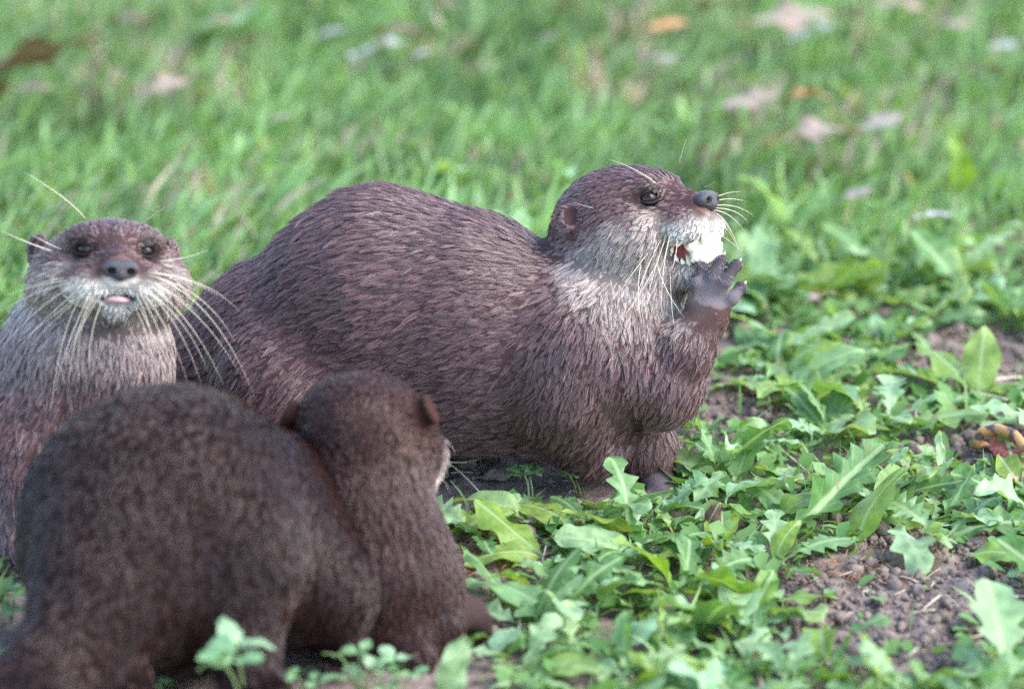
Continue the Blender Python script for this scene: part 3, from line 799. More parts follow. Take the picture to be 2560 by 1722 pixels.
# ------------------------------------------------------------------ leaves
def leaf_base_colour(n, l, hue):
    a = n.new('ShaderNodeAttribute'); a.attribute_name = 'col'
    sp = n.new('ShaderNodeSeparateColor'); l.new(a.outputs['Color'], sp.inputs[0])          # r: along, g: |across| in mm, b: edge
    oi = n.new('ShaderNodeObjectInfo')
    rp = n.new('ShaderNodeValToRGB'); cr_ = rp.color_ramp
    for i, (p, c) in enumerate(hue):
        e = cr_.elements[i] if i < 2 else cr_.elements.new(p)
        e.position = p; e.color = (*c, 1)
    l.new(oi.outputs['Random'], rp.inputs[0])
    tc = n.new('ShaderNodeTexCoord'); t = n.new('ShaderNodeTexNoise'); t.inputs['Scale'].default_value = 9; t.inputs['Detail'].default_value = 6
    l.new(tc.outputs['Object'], t.inputs['Vector'])
    mr = n.new('ShaderNodeMapRange'); mr.inputs['From Min'].default_value = .3; mr.inputs['From Max'].default_value = .7
    mr.inputs['To Min'].default_value = .72; mr.inputs['To Max'].default_value = 1.25; l.new(t.outputs['Fac'], mr.inputs['Value'])
    ml = n.new('ShaderNodeVectorMath'); ml.operation = 'SCALE'; l.new(rp.outputs[0], ml.inputs[0]); l.new(mr.outputs[0], ml.inputs['Scale'])
    rib = n.new('ShaderNodeMapRange'); rib.inputs['From Min'].default_value = .05; rib.inputs['From Max'].default_value = .11
    rib.inputs['To Min'].default_value = .75; rib.inputs['To Max'].default_value = 0; l.new(sp.outputs[1], rib.inputs['Value'])
    wv = n.new('ShaderNodeMath'); wv.operation = 'MULTIPLY_ADD'; wv.inputs[1].default_value = -.35; l.new(sp.outputs[1], wv.inputs[0]); l.new(sp.outputs[0], wv.inputs[2])
    sn = n.new('ShaderNodeMath'); sn.operation = 'MULTIPLY'; sn.inputs[1].default_value = 62; l.new(wv.outputs[0], sn.inputs[0])
    s2 = n.new('ShaderNodeMath'); s2.operation = 'SINE'; l.new(sn.outputs[0], s2.inputs[0])
    vr = n.new('ShaderNodeMapRange'); vr.inputs['From Min'].default_value = .90; vr.inputs['From Max'].default_value = 1.0
    vr.inputs['To Min'].default_value = 0; vr.inputs['To Max'].default_value = .3; l.new(s2.outputs[0], vr.inputs['Value'])
    mxf = n.new('ShaderNodeMath'); mxf.operation = 'MAXIMUM'; l.new(rib.outputs[0], mxf.inputs[0]); l.new(vr.outputs[0], mxf.inputs[1])
    mx = n.new('ShaderNodeMix'); mx.data_type = 'RGBA'; l.new(mxf.outputs[0], mx.inputs['Factor']); l.new(ml.outputs[0], mx.inputs['A']); mx.inputs['B'].default_value = (.34, .46, .22, 1)
    t3 = n.new('ShaderNodeTexNoise'); t3.inputs['Scale'].default_value = 13; t3.inputs['Detail'].default_value = 5; t3.noise_dimensions = '4D'
    l.new(tc.outputs['Object'], t3.inputs['Vector']); wsc = n.new('ShaderNodeMath'); wsc.operation = 'MULTIPLY'; wsc.inputs[1].default_value = 37
    l.new(oi.outputs['Random'], wsc.inputs[0]); l.new(wsc.outputs[0], t3.inputs['W'])
    sp3 = n.new('ShaderNodeMapRange'); sp3.inputs['From Min'].default_value = .64; sp3.inputs['From Max'].default_value = .70; sp3.inputs['To Max'].default_value = .75
    l.new(t3.outputs['Fac'], sp3.inputs['Value'])
    mb = n.new('ShaderNodeMix'); mb.data_type = 'RGBA'; l.new(sp3.outputs[0], mb.inputs['Factor']); l.new(mx.outputs['Result'], mb.inputs['A']); mb.inputs['B'].default_value = (.22, .15, .06, 1)
    return mb.outputs['Result']
GREEN = [(0, (.085, .19, .05)), (1, (.22, .36, .11)), (.35, (.15, .29, .10)), (.6, (.27, .41, .21)), (.85, (.20, .29, .035))]
M['leaf'] = leafy('dandelion_leaf', .36, .48, .35, False, lambda n, l: leaf_base_colour(n, l, GREEN))
M['leaf_yellow'] = leafy('yellow_green_leaf', .4, .42, .45, False, lambda n, l: leaf_base_colour(n, l, [(0, (.19, .30, .04)), (1, (.25, .36, .06)), (.5, (.16, .30, .04))]))
M['leaf_pale'] = leafy('pale_green_leaf', .36, .48, .35, False, lambda n, l: leaf_base_colour(n, l, [(0, (.24, .42, .22)), (1, (.33, .46, .20)), (.5, (.28, .45, .25))]))
def dead(name, c): return leafy(name, .15, .6, .3, False, lambda n, l: leaf_base_colour(n, l, [(0, c), (1, tuple(x * .8 for x in c)), (.5, tuple(x * 1.1 for x in c))]))
M['dead_brown'] = dead('dead_leaf_brown', (.16, .075, .055)); M['dead_pink'] = dead('dead_leaf_pink', (.36, .24, .19)); M['dead_orange'] = dead('dead_leaf_orange', (.50, .22, .09))
M['dead_white'] = dead('dead_leaf_white', (.46, .42, .42)); M['dead_grey'] = dead('dead_leaf_grey', (.27, .21, .19)); M['dead_yellow'] = dead('dead_leaf_yellow', (.62, .42, .06)); M['dead_red'] = dead('dead_leaf_red', (.20, .05, .05))
M['stem'] = plain('green_stem', (.22, .34, .12), .45, .4); M['straw'] = plain('dry_straw', (.55, .45, .33), .6, .3, noise=.2); M['red_stem'] = plain('red_stem', (.35, .12, .14), .5, .4)

def leaf_mesh(kind, seed, aspect, arch, fold, twist, mat):
    """unit-long leaf on local X, face up along Z; width = aspect"""
    r = random.Random(seed); NT, NX = 40, 7; v, f, col = [], [], []
    teeth = r.randint(4, 7); ph1, ph2 = r.uniform(0, 6), r.uniform(0, 6); amp = r.uniform(.015, .055); cur = r.uniform(-.06, .06)
    depthL = r.uniform(.5, .82)
    for i in range(NT + 1):
        t = i / NT
        for j in range(NX):
            s = -1 + 2 * j / (NX - 1); tt = t
            if kind == 'dandelion':
                env = .10 + .9 * (math.sin(math.pi * min(1, t ** 1.25 * .96 + .02)) ** .8) * (.35 + .65 * min(1, t * 1.6))
                if t < .1: env = .07
                x = (t * teeth + .12 * math.sin(5 * t + ph1) + (.13 if s > 0 else 0)) % 1.0
                saw = (1 - depthL) + depthL * (x ** 1.3 if x < .82 else (1 - x) / .18 * .78)
                if t > .86: saw = max(saw, .8)
                w = env * saw; tt = t - .035 * abs(s) * (saw if t < .86 else 0)
            elif kind == 'dock':
                w = .06 if t < .08 else max(.0, math.sin(math.pi * min(1, ((t - .06) / .94) ** .85))) ** .75
                w *= 1 + .05 * math.sin(19 * t + (ph1 if s > 0 else ph2))
            elif kind == 'round':
                w = .05 if t < .22 else max(0, math.sin(math.pi * ((t - .2) / .8) ** .8)) ** .55
                w *= 1 + .06 * math.sin(33 * t + (ph1 if s > 0 else ph2))
            else:
                w = max(.0, math.sin(math.pi * t ** .9)) ** .9 + .03
                w *= 1 + .04 * math.sin(15 * t + (ph1 if s > 0 else ph2))
            if t >= .999: w = .01
            y = s * w * aspect * .5; yw = abs(y)
            z = arch * 4 * t * (1 - t) + fold * yw + amp * math.sin(9 * t + ph1 + 2.2 * s) * abs(s) + amp * .8 * math.sin(17 * t + ph2 * (1 if s > 0 else -1)) * s * s
            a = twist * (t - .3); y2, z2 = y * math.cos(a) - z * 0, z + y * math.sin(a)
            v.append((tt, y2 + cur * 4 * t * (1 - t), z2)); col.append((t, abs(s) * w * (1 if kind != 'round' else .9), abs(s)))
    for i in range(NT):
        for j in range(NX - 1):
            a = i * NX + j; f.append((a, a + NX, a + NX + 1, a + 1))
    me = bpy.data.meshes.new('leaf'); me.from_pydata(v, [], f)
    me.polygons.foreach_set('use_smooth', np.ones(len(f), bool))
    at = me.attributes.new('col', 'FLOAT_COLOR', 'POINT'); at.data.foreach_set('color', np.array([(*c, 1) for c in col], np.float32).ravel())
    me.materials.append(mat); me.update()
    return me
LIB = {}
def lib(kind, mat, i):
    key = (kind, mat, i)
    if key not in LIB:
        rr = random.Random(hash((kind, mat)) % 9999 * 31 + i) if False else random.Random(sum(map(ord, kind + mat)) * 31 + i)
        asp = {'dandelion': rr.uniform(.44, .62), 'dock': rr.uniform(.36, .5), 'round': rr.uniform(.45, .6), 'dry': rr.uniform(.3, .5)}[kind]
        LIB[key] = leaf_mesh(kind, rr.randint(0, 99999), asp, rr.uniform(.03, .16), rr.uniform(-.25, .45), rr.uniform(-.9, .9), M[mat])
    return LIB[key]
def leaf_matrix(b, t, width=1.0, roll=0.0):
    b, t = Vector(b), Vector(t); x = t - b; L = x.length; x.normalize()
    up = Vector((0, 0, 1)) if abs(x.z) < .93 else Vector((0, -1, .2))
    y = up.cross(x).normalized(); z = x.cross(y)
    R = Matrix((x, y, z)).transposed().to_4x4() @ Matrix.Rotation(roll, 4, 'X')
    return Matrix.Translation(b) @ R @ Matrix.Diagonal((L, L * width, L, 1))
def put_leaf(name, me, mtx, parent=None):
    o = bpy.data.objects.new(name, me); COL.objects.link(o)
    if parent is not None:
        o.parent = parent; o.matrix_parent_inverse = Matrix.Translation(-Vector(parent.location))
    o.matrix_basis = mtx
    return o

# single leaves that can be picked out
HERO = [  # base px, tip px, base height, tip height, kind, material, width factor, roll, label
 ((1567, 1350), (1525, 1141), .004, .046, 'dandelion', 'leaf', 1.0, .3, 'upright toothed green dandelion leaf in front of the eating otter\'s breast'),
 ((1440, 1330), (1275, 1262), .004, .012, 'dock', 'leaf', 1.15, .1, 'rounded dull green leaf lying left of the upright toothed leaf'),
 ((1340, 1320), (1120, 1250), .003, .016, 'dock', 'leaf', .9, -.2, 'dark green leaf lying on soil right of the upright otter\'s back'),
 ((1500, 1440), (1395, 1330), .004, .010, 'dandelion', 'leaf_pale', .9, .2, 'pale grey-green leaf pointing at the upright toothed leaf\'s foot'),
 ((1792, 1200), (1735, 1042), .004, .040, 'dandelion', 'leaf', 1.2, .5, 'tall triangular green leaf right of the standing forepaw'),
 ((1800, 1195), (1882, 1042), .004, .040, 'dock', 'leaf_yellow', .7, -.6, 'narrow bright yellow-green leaf standing right of the tall triangular one'),
 ((1722, 1300), (1812, 1180), .004, .026, 'dandelion', 'leaf', 1.0, .2, 'green leaf rising between the forepaw and the reddish dead leaf'),
 ((1975, 1225), (1812, 1252), .010, .018, 'dock', 'leaf_pale', 1.0, .5, 'pale yellowish-white leaf lying above the reddish dead leaf'),
 ((1950, 1360), (2215, 1108), .004, .036, 'dandelion', 'leaf', .62, .4, 'long lobed green leaf crossing the broad yellow-green leaf'),
 ((2140, 1375), (2268, 1165), .004, .038, 'dock', 'leaf_yellow', 1.35, -.5, 'broad smooth yellow-green leaf, the largest in the weedy patch'),
 ((2200, 1180), (2270, 1115), .012, .026, 'dandelion', 'leaf_pale', 1.0, .1, 'glossy white-lit pale leaf tip above the broad yellow-green leaf'),
 ((2352, 1200), (2345, 1078), .004, .030, 'dock', 'leaf_pale', .55, .3, 'slender upright pale leaf right of the glossy leaf tip'),
 ((2325, 1215), (2500, 1280), .008, .012, 'dandelion', 'leaf_pale', 1.1, .2, 'pale green spread leaf right of the broad yellow-green leaf'),
 ((2230, 1330), (2310, 1440), .010, .004, 'dandelion', 'leaf', 1.2, -.1, 'triangular green leaf drooping over bare soil'),
 ((2410, 1400), (2575, 1415), .006, .006, 'dock', 'leaf_yellow', 1.3, .2, 'arched yellow-green leaf with a hole near the picture\'s right edge'),
 ((2520, 1700), (2470, 1450), .004, .045, 'dandelion', 'leaf', 1.3, .4, 'large blurred green leaf rising over soil in the lower right corner'),
 ((2330, 1740), (2270, 1650), .004, .030, 'dock', 'leaf', 1.2, -.3, 'blurred olive leaf left of the large lower right leaf'),
 ((1250, 1480), (1155, 1372), .003, .024, 'dock', 'leaf', 1.1, .2, 'oval green leaf with pale spots on the brown soil patch'),
 ((1345, 1490), (1225, 1438), .004, .016, 'dock', 'leaf_yellow', .75, .7, 'olive folded leaf touching the oval spotted leaf'),
 ((1390, 1435), (1278, 1412), .004, .006, 'dock', 'leaf_pale', .7, .1, 'small pale bluish leaf lying flat on dark soil'),
 ((1435, 1610), (1415, 1498), .004, .028, 'dandelion', 'leaf_pale', 1.7, .2, 'wide pale leaf with a notched tip below the dark soil patch'),
 ((1550, 1640), (1640, 1535), .004, .024, 'dock', 'leaf_pale', 1.2, -.3, 'light green oval leaf right of the notched pale leaf'),
 ((1640, 1640), (1655, 1490), .004, .030, 'dandelion', 'leaf', .7, .9, 'thin upright leaf edge between pale leaves in the front'),
 ((1105, 1735), (1160, 1585), .004, .042, 'dock', 'leaf', 1.3, .5, 'large blurred green leaf below the upright otter\'s paw'),
 ((1240, 1640), (1290, 1565), .004, .012, 'dock', 'leaf_pale', 1.2, -.3, 'small square-looking pale leaf right of the upright otter\'s paw'),
 ((1965, 590), (1850, 440), .0, .045, 'dock', 'leaf_pale', 1.2, .3, 'blurred pale triangular leaf behind the eating otter\'s nose'),
 ((1935, 730), (1890, 560), .0, .040, 'dock', 'leaf_pale', 1.0, -.3, 'blurred broad pale leaf right of the raised paw'),
 ((2060, 700), (1960, 575), .0, .030, 'dandelion', 'leaf', .8, .3, 'dark olive toothed leaf behind the broad pale leaf'),
 ((1985, 930), (2115, 990), .006, .006, 'dandelion', 'leaf_pale', 1.5, .2, 'large minty leaf lying open right of the eating otter\'s elbow'),
 ((2050, 860), (2130, 780), .004, .020, 'dandelion', 'leaf', 1.2, .4, 'green lobed leaf behind the large minty leaf'),
 ((2390, 520), (2372, 305), .0, .065, 'dock', 'leaf_yellow', .6, .4, 'tall blurred yellow-green leaf in the far lawn'),
 ((2150, 290), (2080, 200), .0, .03, 'dock', 'leaf', 1.2, .2, 'blurred bluish-green broad leaf in the far lawn'),
 ((1320, 650), (1300, 520), .0, .03, 'dock', 'leaf_pale', 1.6, .2, 'blurred bright pale leaf just behind the dip of the eating otter\'s neck'),
 ((1180, 500), (1250, 415), .0, .03, 'dock', 'leaf_yellow', 1.2, .3, 'blurred bright yellow-green leaf above the eating otter\'s back'),
 ((1150, 460), (1110, 405), .0, .03, 'dock', 'leaf_pale', 1.4, -.2, 'small blurred pale leaf left of the bright yellow-green one'),
 ((1440, 470), (1400, 420), .0, .03, 'dock', 'leaf_pale', 1.0, .3, 'blurred pale leaf left of the eating otter\'s crown'),
 ((640, 110), (600, 60), .0, .04, 'dock', 'leaf_pale', 1.4, .3, 'blurred minty leaf in the upper left lawn'),
 ((2480, 620), (2540, 560), .0, .03, 'dock', 'leaf', 1.2, .3, 'blurred green leaf near the right edge of the lawn'),
 ((2160, 1080), (2140, 980), .004, .02, 'dandelion', 'leaf', .8, .3, 'toothed green leaf standing above the glossy leaf tip'),
 ((1880, 1130), (2000, 1105), .004, .016, 'dandelion', 'leaf_pale', .9, .3, 'pale minty toothed leaf between the yellow spotted leaf and otter'),
]
for i, (b, t, bh, th, kind, mat, wf, roll, lab) in enumerate(HERO):
    o = put_leaf('weed_leaf', lib(kind, mat, i % 6), leaf_matrix(G(b[0], b[1], bh), G(t[0], t[1], th), wf, roll))
    tag(o, lab, 'leaf', 'leaves in the weedy patch')

# rosettes
HPX = [((b[0] * .5 + t[0] * .5), (b[1] * .6 + t[1] * .4) + 25) for (b, t, *_r) in HERO]
r2 = random.Random(5); placed = []
def blocked(x, y):
    if x < .125 and -.035 < y < .30: return True              # under the eating otter
    if x < .0 and y > -.03: return True
    if x < -.005 and y < -.16: return True                    # the two near otters
    return x < -.06
tries = 0
while len(placed) < 112 and tries < 9000:
    tries += 1
    x, y = r2.uniform(-.05, .40), r2.uniform(-.44, .44); px, py = proj(np.array(x), np.array(y))
    if blocked(x, y) or r2.random() < float(bare(px, py)) * .97: continue
    if any((x - a) ** 2 + (y - b) ** 2 < .0215 ** 2 for a, b in placed): continue
    if y > .3 and r2.random() < .4: continue
    if any((px - h_[0]) ** 2 + ((py - h_[1]) * 1.6) ** 2 < 62 ** 2 for h_ in HPX): continue
    placed.append((x, y))
LAND = [(1545, 1250, 'the upright toothed leaf'), (1350, 1290, 'the rounded dull leaf'), (1200, 1400, 'the brown fibrous soil'), (1640, 1240, 'the standing forepaw'), (1740, 1110, 'the tall triangular leaf'),
 (1850, 1110, 'the narrow yellow-green leaf'), (1770, 1290, 'the reddish dead leaf'), (1890, 1240, 'the pale yellowish leaf'), (1970, 1200, 'the yellow spotted leaf'), (2080, 1240, 'the long lobed leaf'), (2210, 1270, 'the broad yellow-green leaf'),
 (2240, 1130, 'the glossy leaf tip'), (2350, 1140, 'the slender pale leaf'), (2420, 1250, 'the spread pale leaf'), (2270, 1390, 'the drooping triangular leaf'), (2490, 1400, 'the arched leaf'), (2490, 1570, 'the large lower right leaf'), (2340, 1620, 'the blurred olive leaf'),
 (2200, 1500, 'the crumbly soil patch'), (1200, 1425, 'the oval spotted leaf'), (1290, 1460, 'the olive folded leaf'), (1425, 1550, 'the notched pale leaf'), (1600, 1580, 'the light oval leaf'), (1650, 1560, 'the thin leaf edge'), (1735, 1500, 'the bent green stalk'),
 (1140, 1660, 'the big front leaf'), (1265, 1600, 'the small square-looking leaf'), (1900, 510, 'the triangular pale leaf'), (1910, 640, 'the broad blurred leaf'), (2010, 640, 'the dark olive leaf'), (2050, 960, 'the minty open leaf'), (2090, 820, 'the green lobed leaf'), (2150, 1030, 'the standing toothed leaf'),
 (2490, 945, 'the pale bent straw'), (2500, 1085, 'the banded curled leaf'), (2050, 750, 'the short pinkish leaf'), (1760, 900, 'the bent elbow'), (2340, 540, 'the bright white leaf'), (2440, 905, 'the bare soil at the right')]
used = set()
def rosette(x, y, nl, lmin, lmax, label, group, name='dandelion_plant', kinds=(('dandelion', 'leaf', 6), ('dandelion', 'leaf_pale', 2), ('dock', 'leaf', 2), ('dock', 'leaf_yellow', 1))):
    z = float(gz(x, y)); e = empty(name, (x, y, z)); tag(e, label, 'weed', group)
    a0 = r2.uniform(0, 6.28); bag = [k for k in kinds for _ in range(k[2])]
    for i in range(nl):
        a = a0 + i * 2.4 + r2.uniform(-.4, .4); L = r2.uniform(lmin, lmax); el = r2.uniform(-.02, .38) if i % 5 else r2.uniform(.3, .8)
        k = r2.choice(bag); b = Vector((x + .003 * math.cos(a), y + .003 * math.sin(a), z + .003))
        t = b + Vector((math.cos(a) * math.cos(el), math.sin(a) * math.cos(el), max(.02, math.sin(el)))) * L
        put_leaf('leaf', lib(k[0], k[1], r2.randint(0, 15)), leaf_matrix(b, t, r2.uniform(.8, 1.25), r2.uniform(-.5, .5)), e)
    return e
for x, y in placed:
    px, py = [float(q_) for q_ in proj(np.array(x), np.array(y))]
    for hpx, hpy, short in sorted(LAND, key=lambda h_: (h_[0] - px) ** 2 + ((h_[1] - py) * 1.5) ** 2):
        side = ('right of' if px > hpx else 'left of') if abs(px - hpx) > abs(py - hpy) * 1.4 else ('in front of' if py > hpy else 'behind')
        lab = 'low rosette of toothed green leaves just ' + side + ' ' + short
        if lab not in used: break
    used.add(lab)
    rosette(x, y, r2.randint(4, 6), .030, .062, lab, 'rosettes in the weedy patch')

# small-leaved ground cover
def cover(name, pts, smin, smax, seed, label, mat='cover', pal=None):
    r = np.random.default_rng(seed); n = len(pts)
    s = r.uniform(smin, smax, n); az = r.uniform(0, 6.28, n); el = r.uniform(-.1, .7, n)
    fx = np.stack([np.cos(az) * np.cos(el), np.sin(az) * np.cos(el), np.sin(el)], -1)
    fy = np.stack([-np.sin(az), np.cos(az), r.normal(0, .35, n)], -1); fz = np.cross(fx, fy)
    shp = np.array([(0, 0, 0), (.3, .22, .06), (.3, 0, 0), (.3, -.22, .06), (.65, .3, .1), (.65, 0, .05), (.65, -.3, .1), (1, 0, .02)])
    v = pts[:, None] + s[:, None, None] * (fx[:, None] * shp[None, :, :1] + fy[:, None] * shp[None, :, 1:2] + fz[:, None] * shp[None, :, 2:])
    tf = np.array([(0, 2, 1), (0, 3, 2), (1, 2, 5), (1, 5, 4), (2, 3, 6), (2, 6, 5), (4, 5, 7), (5, 6, 7)])
    f = tf[None] + (np.arange(n) * 8)[:, None, None]
    u = r.random(n)[:, None]; col = np.array(pal[0]) * (1 - u) + np.array(pal[1]) * u
    o = fast_mesh(name, v.reshape(-1, 3), f.reshape(-1, 3), M['grass'], True, np.repeat(col, 8, 0))
    tag(o, label, 'ground cover', kind='stuff')
n = 6500
x, y = r.uniform(-.06, .42, n), r.uniform(-.45, .46, n); pp = proj(x, y)
k = (r.random(n) > bare(*pp) * .96) & ~((x < .10) & (y > -.03) & (y < .3)) & ~((x < -.005) & (y < -.17)) & ~((x < 0) & (y > -.04))
x, y = x[k], y[k]
cover('ground_cover', np.stack([x, y, gz(x, y) + r.uniform(.001, .008, len(x)) ], -1), .005, .018, 41, 'small green leaves carpeting the weedy patch', pal=((.09, .22, .05), (.24, .40, .14)))

# clover and palmate weeds
M['clover'] = leafy('clover_leaf', .3, .5, .4, False, lambda n, l: leaf_base_colour(n, l, [(0, (.14, .30, .12)), (1, (.30, .44, .26)), (.5, (.20, .38, .18))]))
def stem(name, pts, r0, mat, parent):
    v, f = tube(pts, [r0] * len(pts), 6); return mesh_obj(name, v, f, mat, parent)
def trefoil(base_px, heads, size, label, mat='clover', kind='round', name='clover_plant'):
    b = G(*base_px); e = empty(name, b); tag(e, label, 'weed', 'small clover-like weeds')
    for (hx, hy, hh) in heads:
        t = G(hx, hy, hh); stem('stem', bez(b, (b + t) / 2 + np.array([0, 0, .008]), t, 7), .0007, M['stem'], e)
        a0 = r2.uniform(0, 6.28)
        for k in range(3):
            a = a0 + k * 2.09 + r2.uniform(-.2, .2); L = size * r2.uniform(.8, 1.2)
            put_leaf('leaflet', lib(kind, mat, r2.randint(0, 4)), leaf_matrix(t, t + np.array([math.cos(a) * L, math.sin(a) * L, L * r2.uniform(-.1, .55)]), 1.3, r2.uniform(-.3, .3)), e)
trefoil((620, 1800), [(590, 1612, .066), (565, 1665, .060)], .026, 'clover-like sprig standing against the nearest otter\'s dark belly', kind='dock')
trefoil((760, 1740), [(740, 1690, .02), (790, 1705, .02), (690, 1705, .015)], .012, 'low pale clover left of the front clump')
trefoil((900, 1740), [(850, 1640, .03), (900, 1630, .032), (940, 1650, .03), (880, 1690, .02), (960, 1680, .02)], .012, 'clump of small pale round leaves at the front edge')
trefoil((1000, 1745), [(980, 1650, .025), (1030, 1690, .02), (960, 1715, .015)], .012, 'small clover between the front clump and the large blurred leaf')
trefoil((420, 1760), [(380, 1712, .012), (330, 1705, .01)], .014, 'low clover under the nearest otter\'s belly')
trefoil((30, 1560), [(15, 1500, .03), (40, 1470, .03), (0, 1540, .02)], .018, 'dark green clover at the picture\'s left edge', mat='leaf')
trefoil((1990, 1110), [(1985, 1080, .012), (2010, 1075, .01)], .009, 'tiny clover on bare soil right of the eating otter')
def palmate(base_px, top_px, h, R, label, tilt):
    b = G(*base_px); t = G(top_px[0], top_px[1], h); e = empty('lobed_weed', b); tag(e, label, 'weed', 'small lobed weeds')
    stem('stem', bez(b, (b + t) / 2 + np.array([.002, 0, .002]), t, 6), .0006, M['stem'], e)
    if R > .008: stem('stem', bez(b + np.array([.003, 0, 0]), (b + t) / 2 + np.array([.004, 0, 0]), t + np.array([.003, .003, -.001]), 6), .0006, M['stem'], e)
    for k in range(5):
        a = tilt + (k - 2) * 1.05; L = R * (1 - .1 * abs(k - 2))
        put_leaf('leaflet', lib('dandelion', 'leaf', 3 + k % 3), leaf_matrix(t, t + np.array([math.cos(a) * L, math.sin(a) * L, L * .15]), 1.9, 0), e)
palmate((1320, 1260), (1312, 1188), .020, .015, 'small lobed leaf on a thin stem before the eating otter\'s belly', 1.6)
palmate((1440, 1250), (1425, 1190), .020, .010, 'small dark lobed leaf under the eating otter\'s breast', 1.2)
palmate((1480, 1330), (1470, 1300), .012, .012, 'tiny bright lobed leaf left of the upright toothed leaf', 1.5)

# ------------------------------------------------------------------ litter
FALL = [((80, 150), .055, 'dead_brown', 'brown dead leaf at the far left, largest in the lawn'), ((20, 230), .035, 'dead_brown', 'dark brown dead leaf below the largest one'),
 ((428, 225), .022, 'dead_pink', 'pinkish dead leaf lying alone in the left lawn'), ((478, 425), .014, 'dead_grey', 'grey-brown dead leaf above the staring otter'),
 ((829, 82), .016, 'dead_white', 'whitish leaf left of the pale cluster in the far lawn'), ((945, 128), .024, 'dead_white', 'largest white leaf of the pale cluster in the far lawn'),
 ((1050, 138), .012, 'dead_white', 'small white leaf right of the pale cluster'), ((1000, 92), .026, 'dead_brown', 'brown dead leaf above the pale cluster'), ((1200, 165), .014, 'dead_pink', 'small tan leaf right of the pale cluster, in the middle lawn'),
 ((1095, 20), .02, 'dead_pink', 'tan leaf at the top edge of the picture'), ((1669, 148), .016, 'dead_grey', 'pale lilac leaf above the eating otter\'s head'), ((1670, 62), .018, 'dead_orange', 'orange-brown leaf near the top edge'),
 ((1966, 50), .040, 'dead_pink', 'large pale pinkish leaf near the top right'), ((2030, 85), .020, 'dead_white', 'white leaf under the large pale pinkish one'), ((2100, 30), .024, 'dead_grey', 'grey leaf right of the large pale pinkish one'),
 ((1878, 250), .026, 'dead_pink', 'tan leaf left of the orange leaf in the right lawn'), ((2021, 248), .020, 'dead_orange', 'orange leaf in the right lawn'), ((2207, 305), .022, 'dead_grey', 'purple-grey leaf in the right lawn'),
 ((2060, 352), .034, 'dead_pink', 'long pale pink curled leaf in the right lawn'), ((2142, 483), .018, 'dead_grey', 'pale grey leaf left of the bright white one'), ((2339, 540), .018, 'dead_white', 'bright white leaf in the right lawn'),
 ((2550, 120), .024, 'dead_white', 'white leaf at the right edge near the top'), ((2050, 750), .014, 'dead_pink', 'short pinkish dry leaf on the weeds right of the raised paw'), ((1370, 90), .012, 'dead_grey', 'small grey leaf in the middle of the far lawn'),
 ((2480, 180), .02, 'dead_brown', 'dark brown leaf below the white one at the right edge'), ((1590, 20), .02, 'dead_brown', 'brown leaf beside the orange-brown one'), ((1840, 335), .012, 'dead_brown', 'small brown leaf below the tan one'),
 ((330, 60), .022, 'dead_brown', 'brown leaf near the top edge left of the pale cluster'), ((640, 20), .02, 'dead_brown', 'brown leaf at the top edge above the pinkish one'), ((560, 60), .016, 'dead_pink', 'pale pink leaf beside the brown one at the top edge'), ((1400, 20), .024, 'dead_brown', 'dark leaf at the top edge in the middle'), ((1800, 20), .024, 'dead_brown', 'dark leaf left of the large pale pinkish one'), ((2280, 120), .02, 'dead_brown', 'brown leaf in the upper right lawn'), ((2250, 20), .024, 'dead_pink', 'pinkish leaf at the top edge on the right'), ((220, 95), .014, 'dead_pink', 'small pale leaf right of the largest brown leaf'), ((2400, 60), .016, 'dead_pink', 'pale leaf in the far right lawn'), ((700, 300), .01, 'dead_grey', 'tiny grey leaf in the lawn above the hunched back')]
for i, (p, L, mat, lab) in enumerate(FALL):
    b = G(p[0], p[1], .034); L *= 1.35; a = r2.uniform(-.5, .5) if i not in (18,) else .1
    d = np.array([math.cos(a), math.sin(a) * .9, r2.uniform(-.05, .3)]) * L * .62
    tag(put_leaf('fallen_leaf', lib('dry', mat, i % 4), leaf_matrix(b - d, b + d, r2.uniform(.75, 1.15), r2.uniform(-.6, .3))), lab, 'leaf', 'fallen leaves on the lawn')
for (b, t, bh, th, mat, wf, lab) in [
    ((1760, 1330), (1800, 1255), .004, .022, 'dead_brown', 1.2, 'reddish-brown dead leaf among the green weeds'),
    ((1930, 1205), (2010, 1200), .008, .010, 'dead_yellow', 1.3, 'yellow leaf with brown spots beside the long lobed leaf'),
    ((2020, 1235), (2060, 1215), .008, .010, 'dead_yellow', 1.2, 'small yellow leaf tip next to the long lobed leaf'),
    ((1180, 1200), (1300, 1195), .003, .006, 'dead_grey', .8, 'grey-brown dead leaf in the shade under the eating otter\'s belly'),
    ((2510, 1090), (2540, 1180), .006, .006, 'dead_red', .9, 'dark red dead leaf under the banded curled leaf'),
    ((2480, 1250), (2550, 1190), .006, .010, 'dead_pink', .5, 'curled pale pink dry leaf by the right edge'),
    ((2560, 1495), (2520, 1500), .006, .008, 'dead_white', .6, 'white dry leaf tip at the right edge above the soil'),
    ((2150, 1400), (2185, 1380), .004, .006, 'dead_brown', 1.2, 'dark brown leaf scrap under the broad yellow-green leaf')]:
    tag(put_leaf('fallen_leaf', lib('dry', mat, 1), leaf_matrix(G(*b, bh), G(*t, th), wf, .2)), lab, 'leaf', 'dead leaves among the weeds')
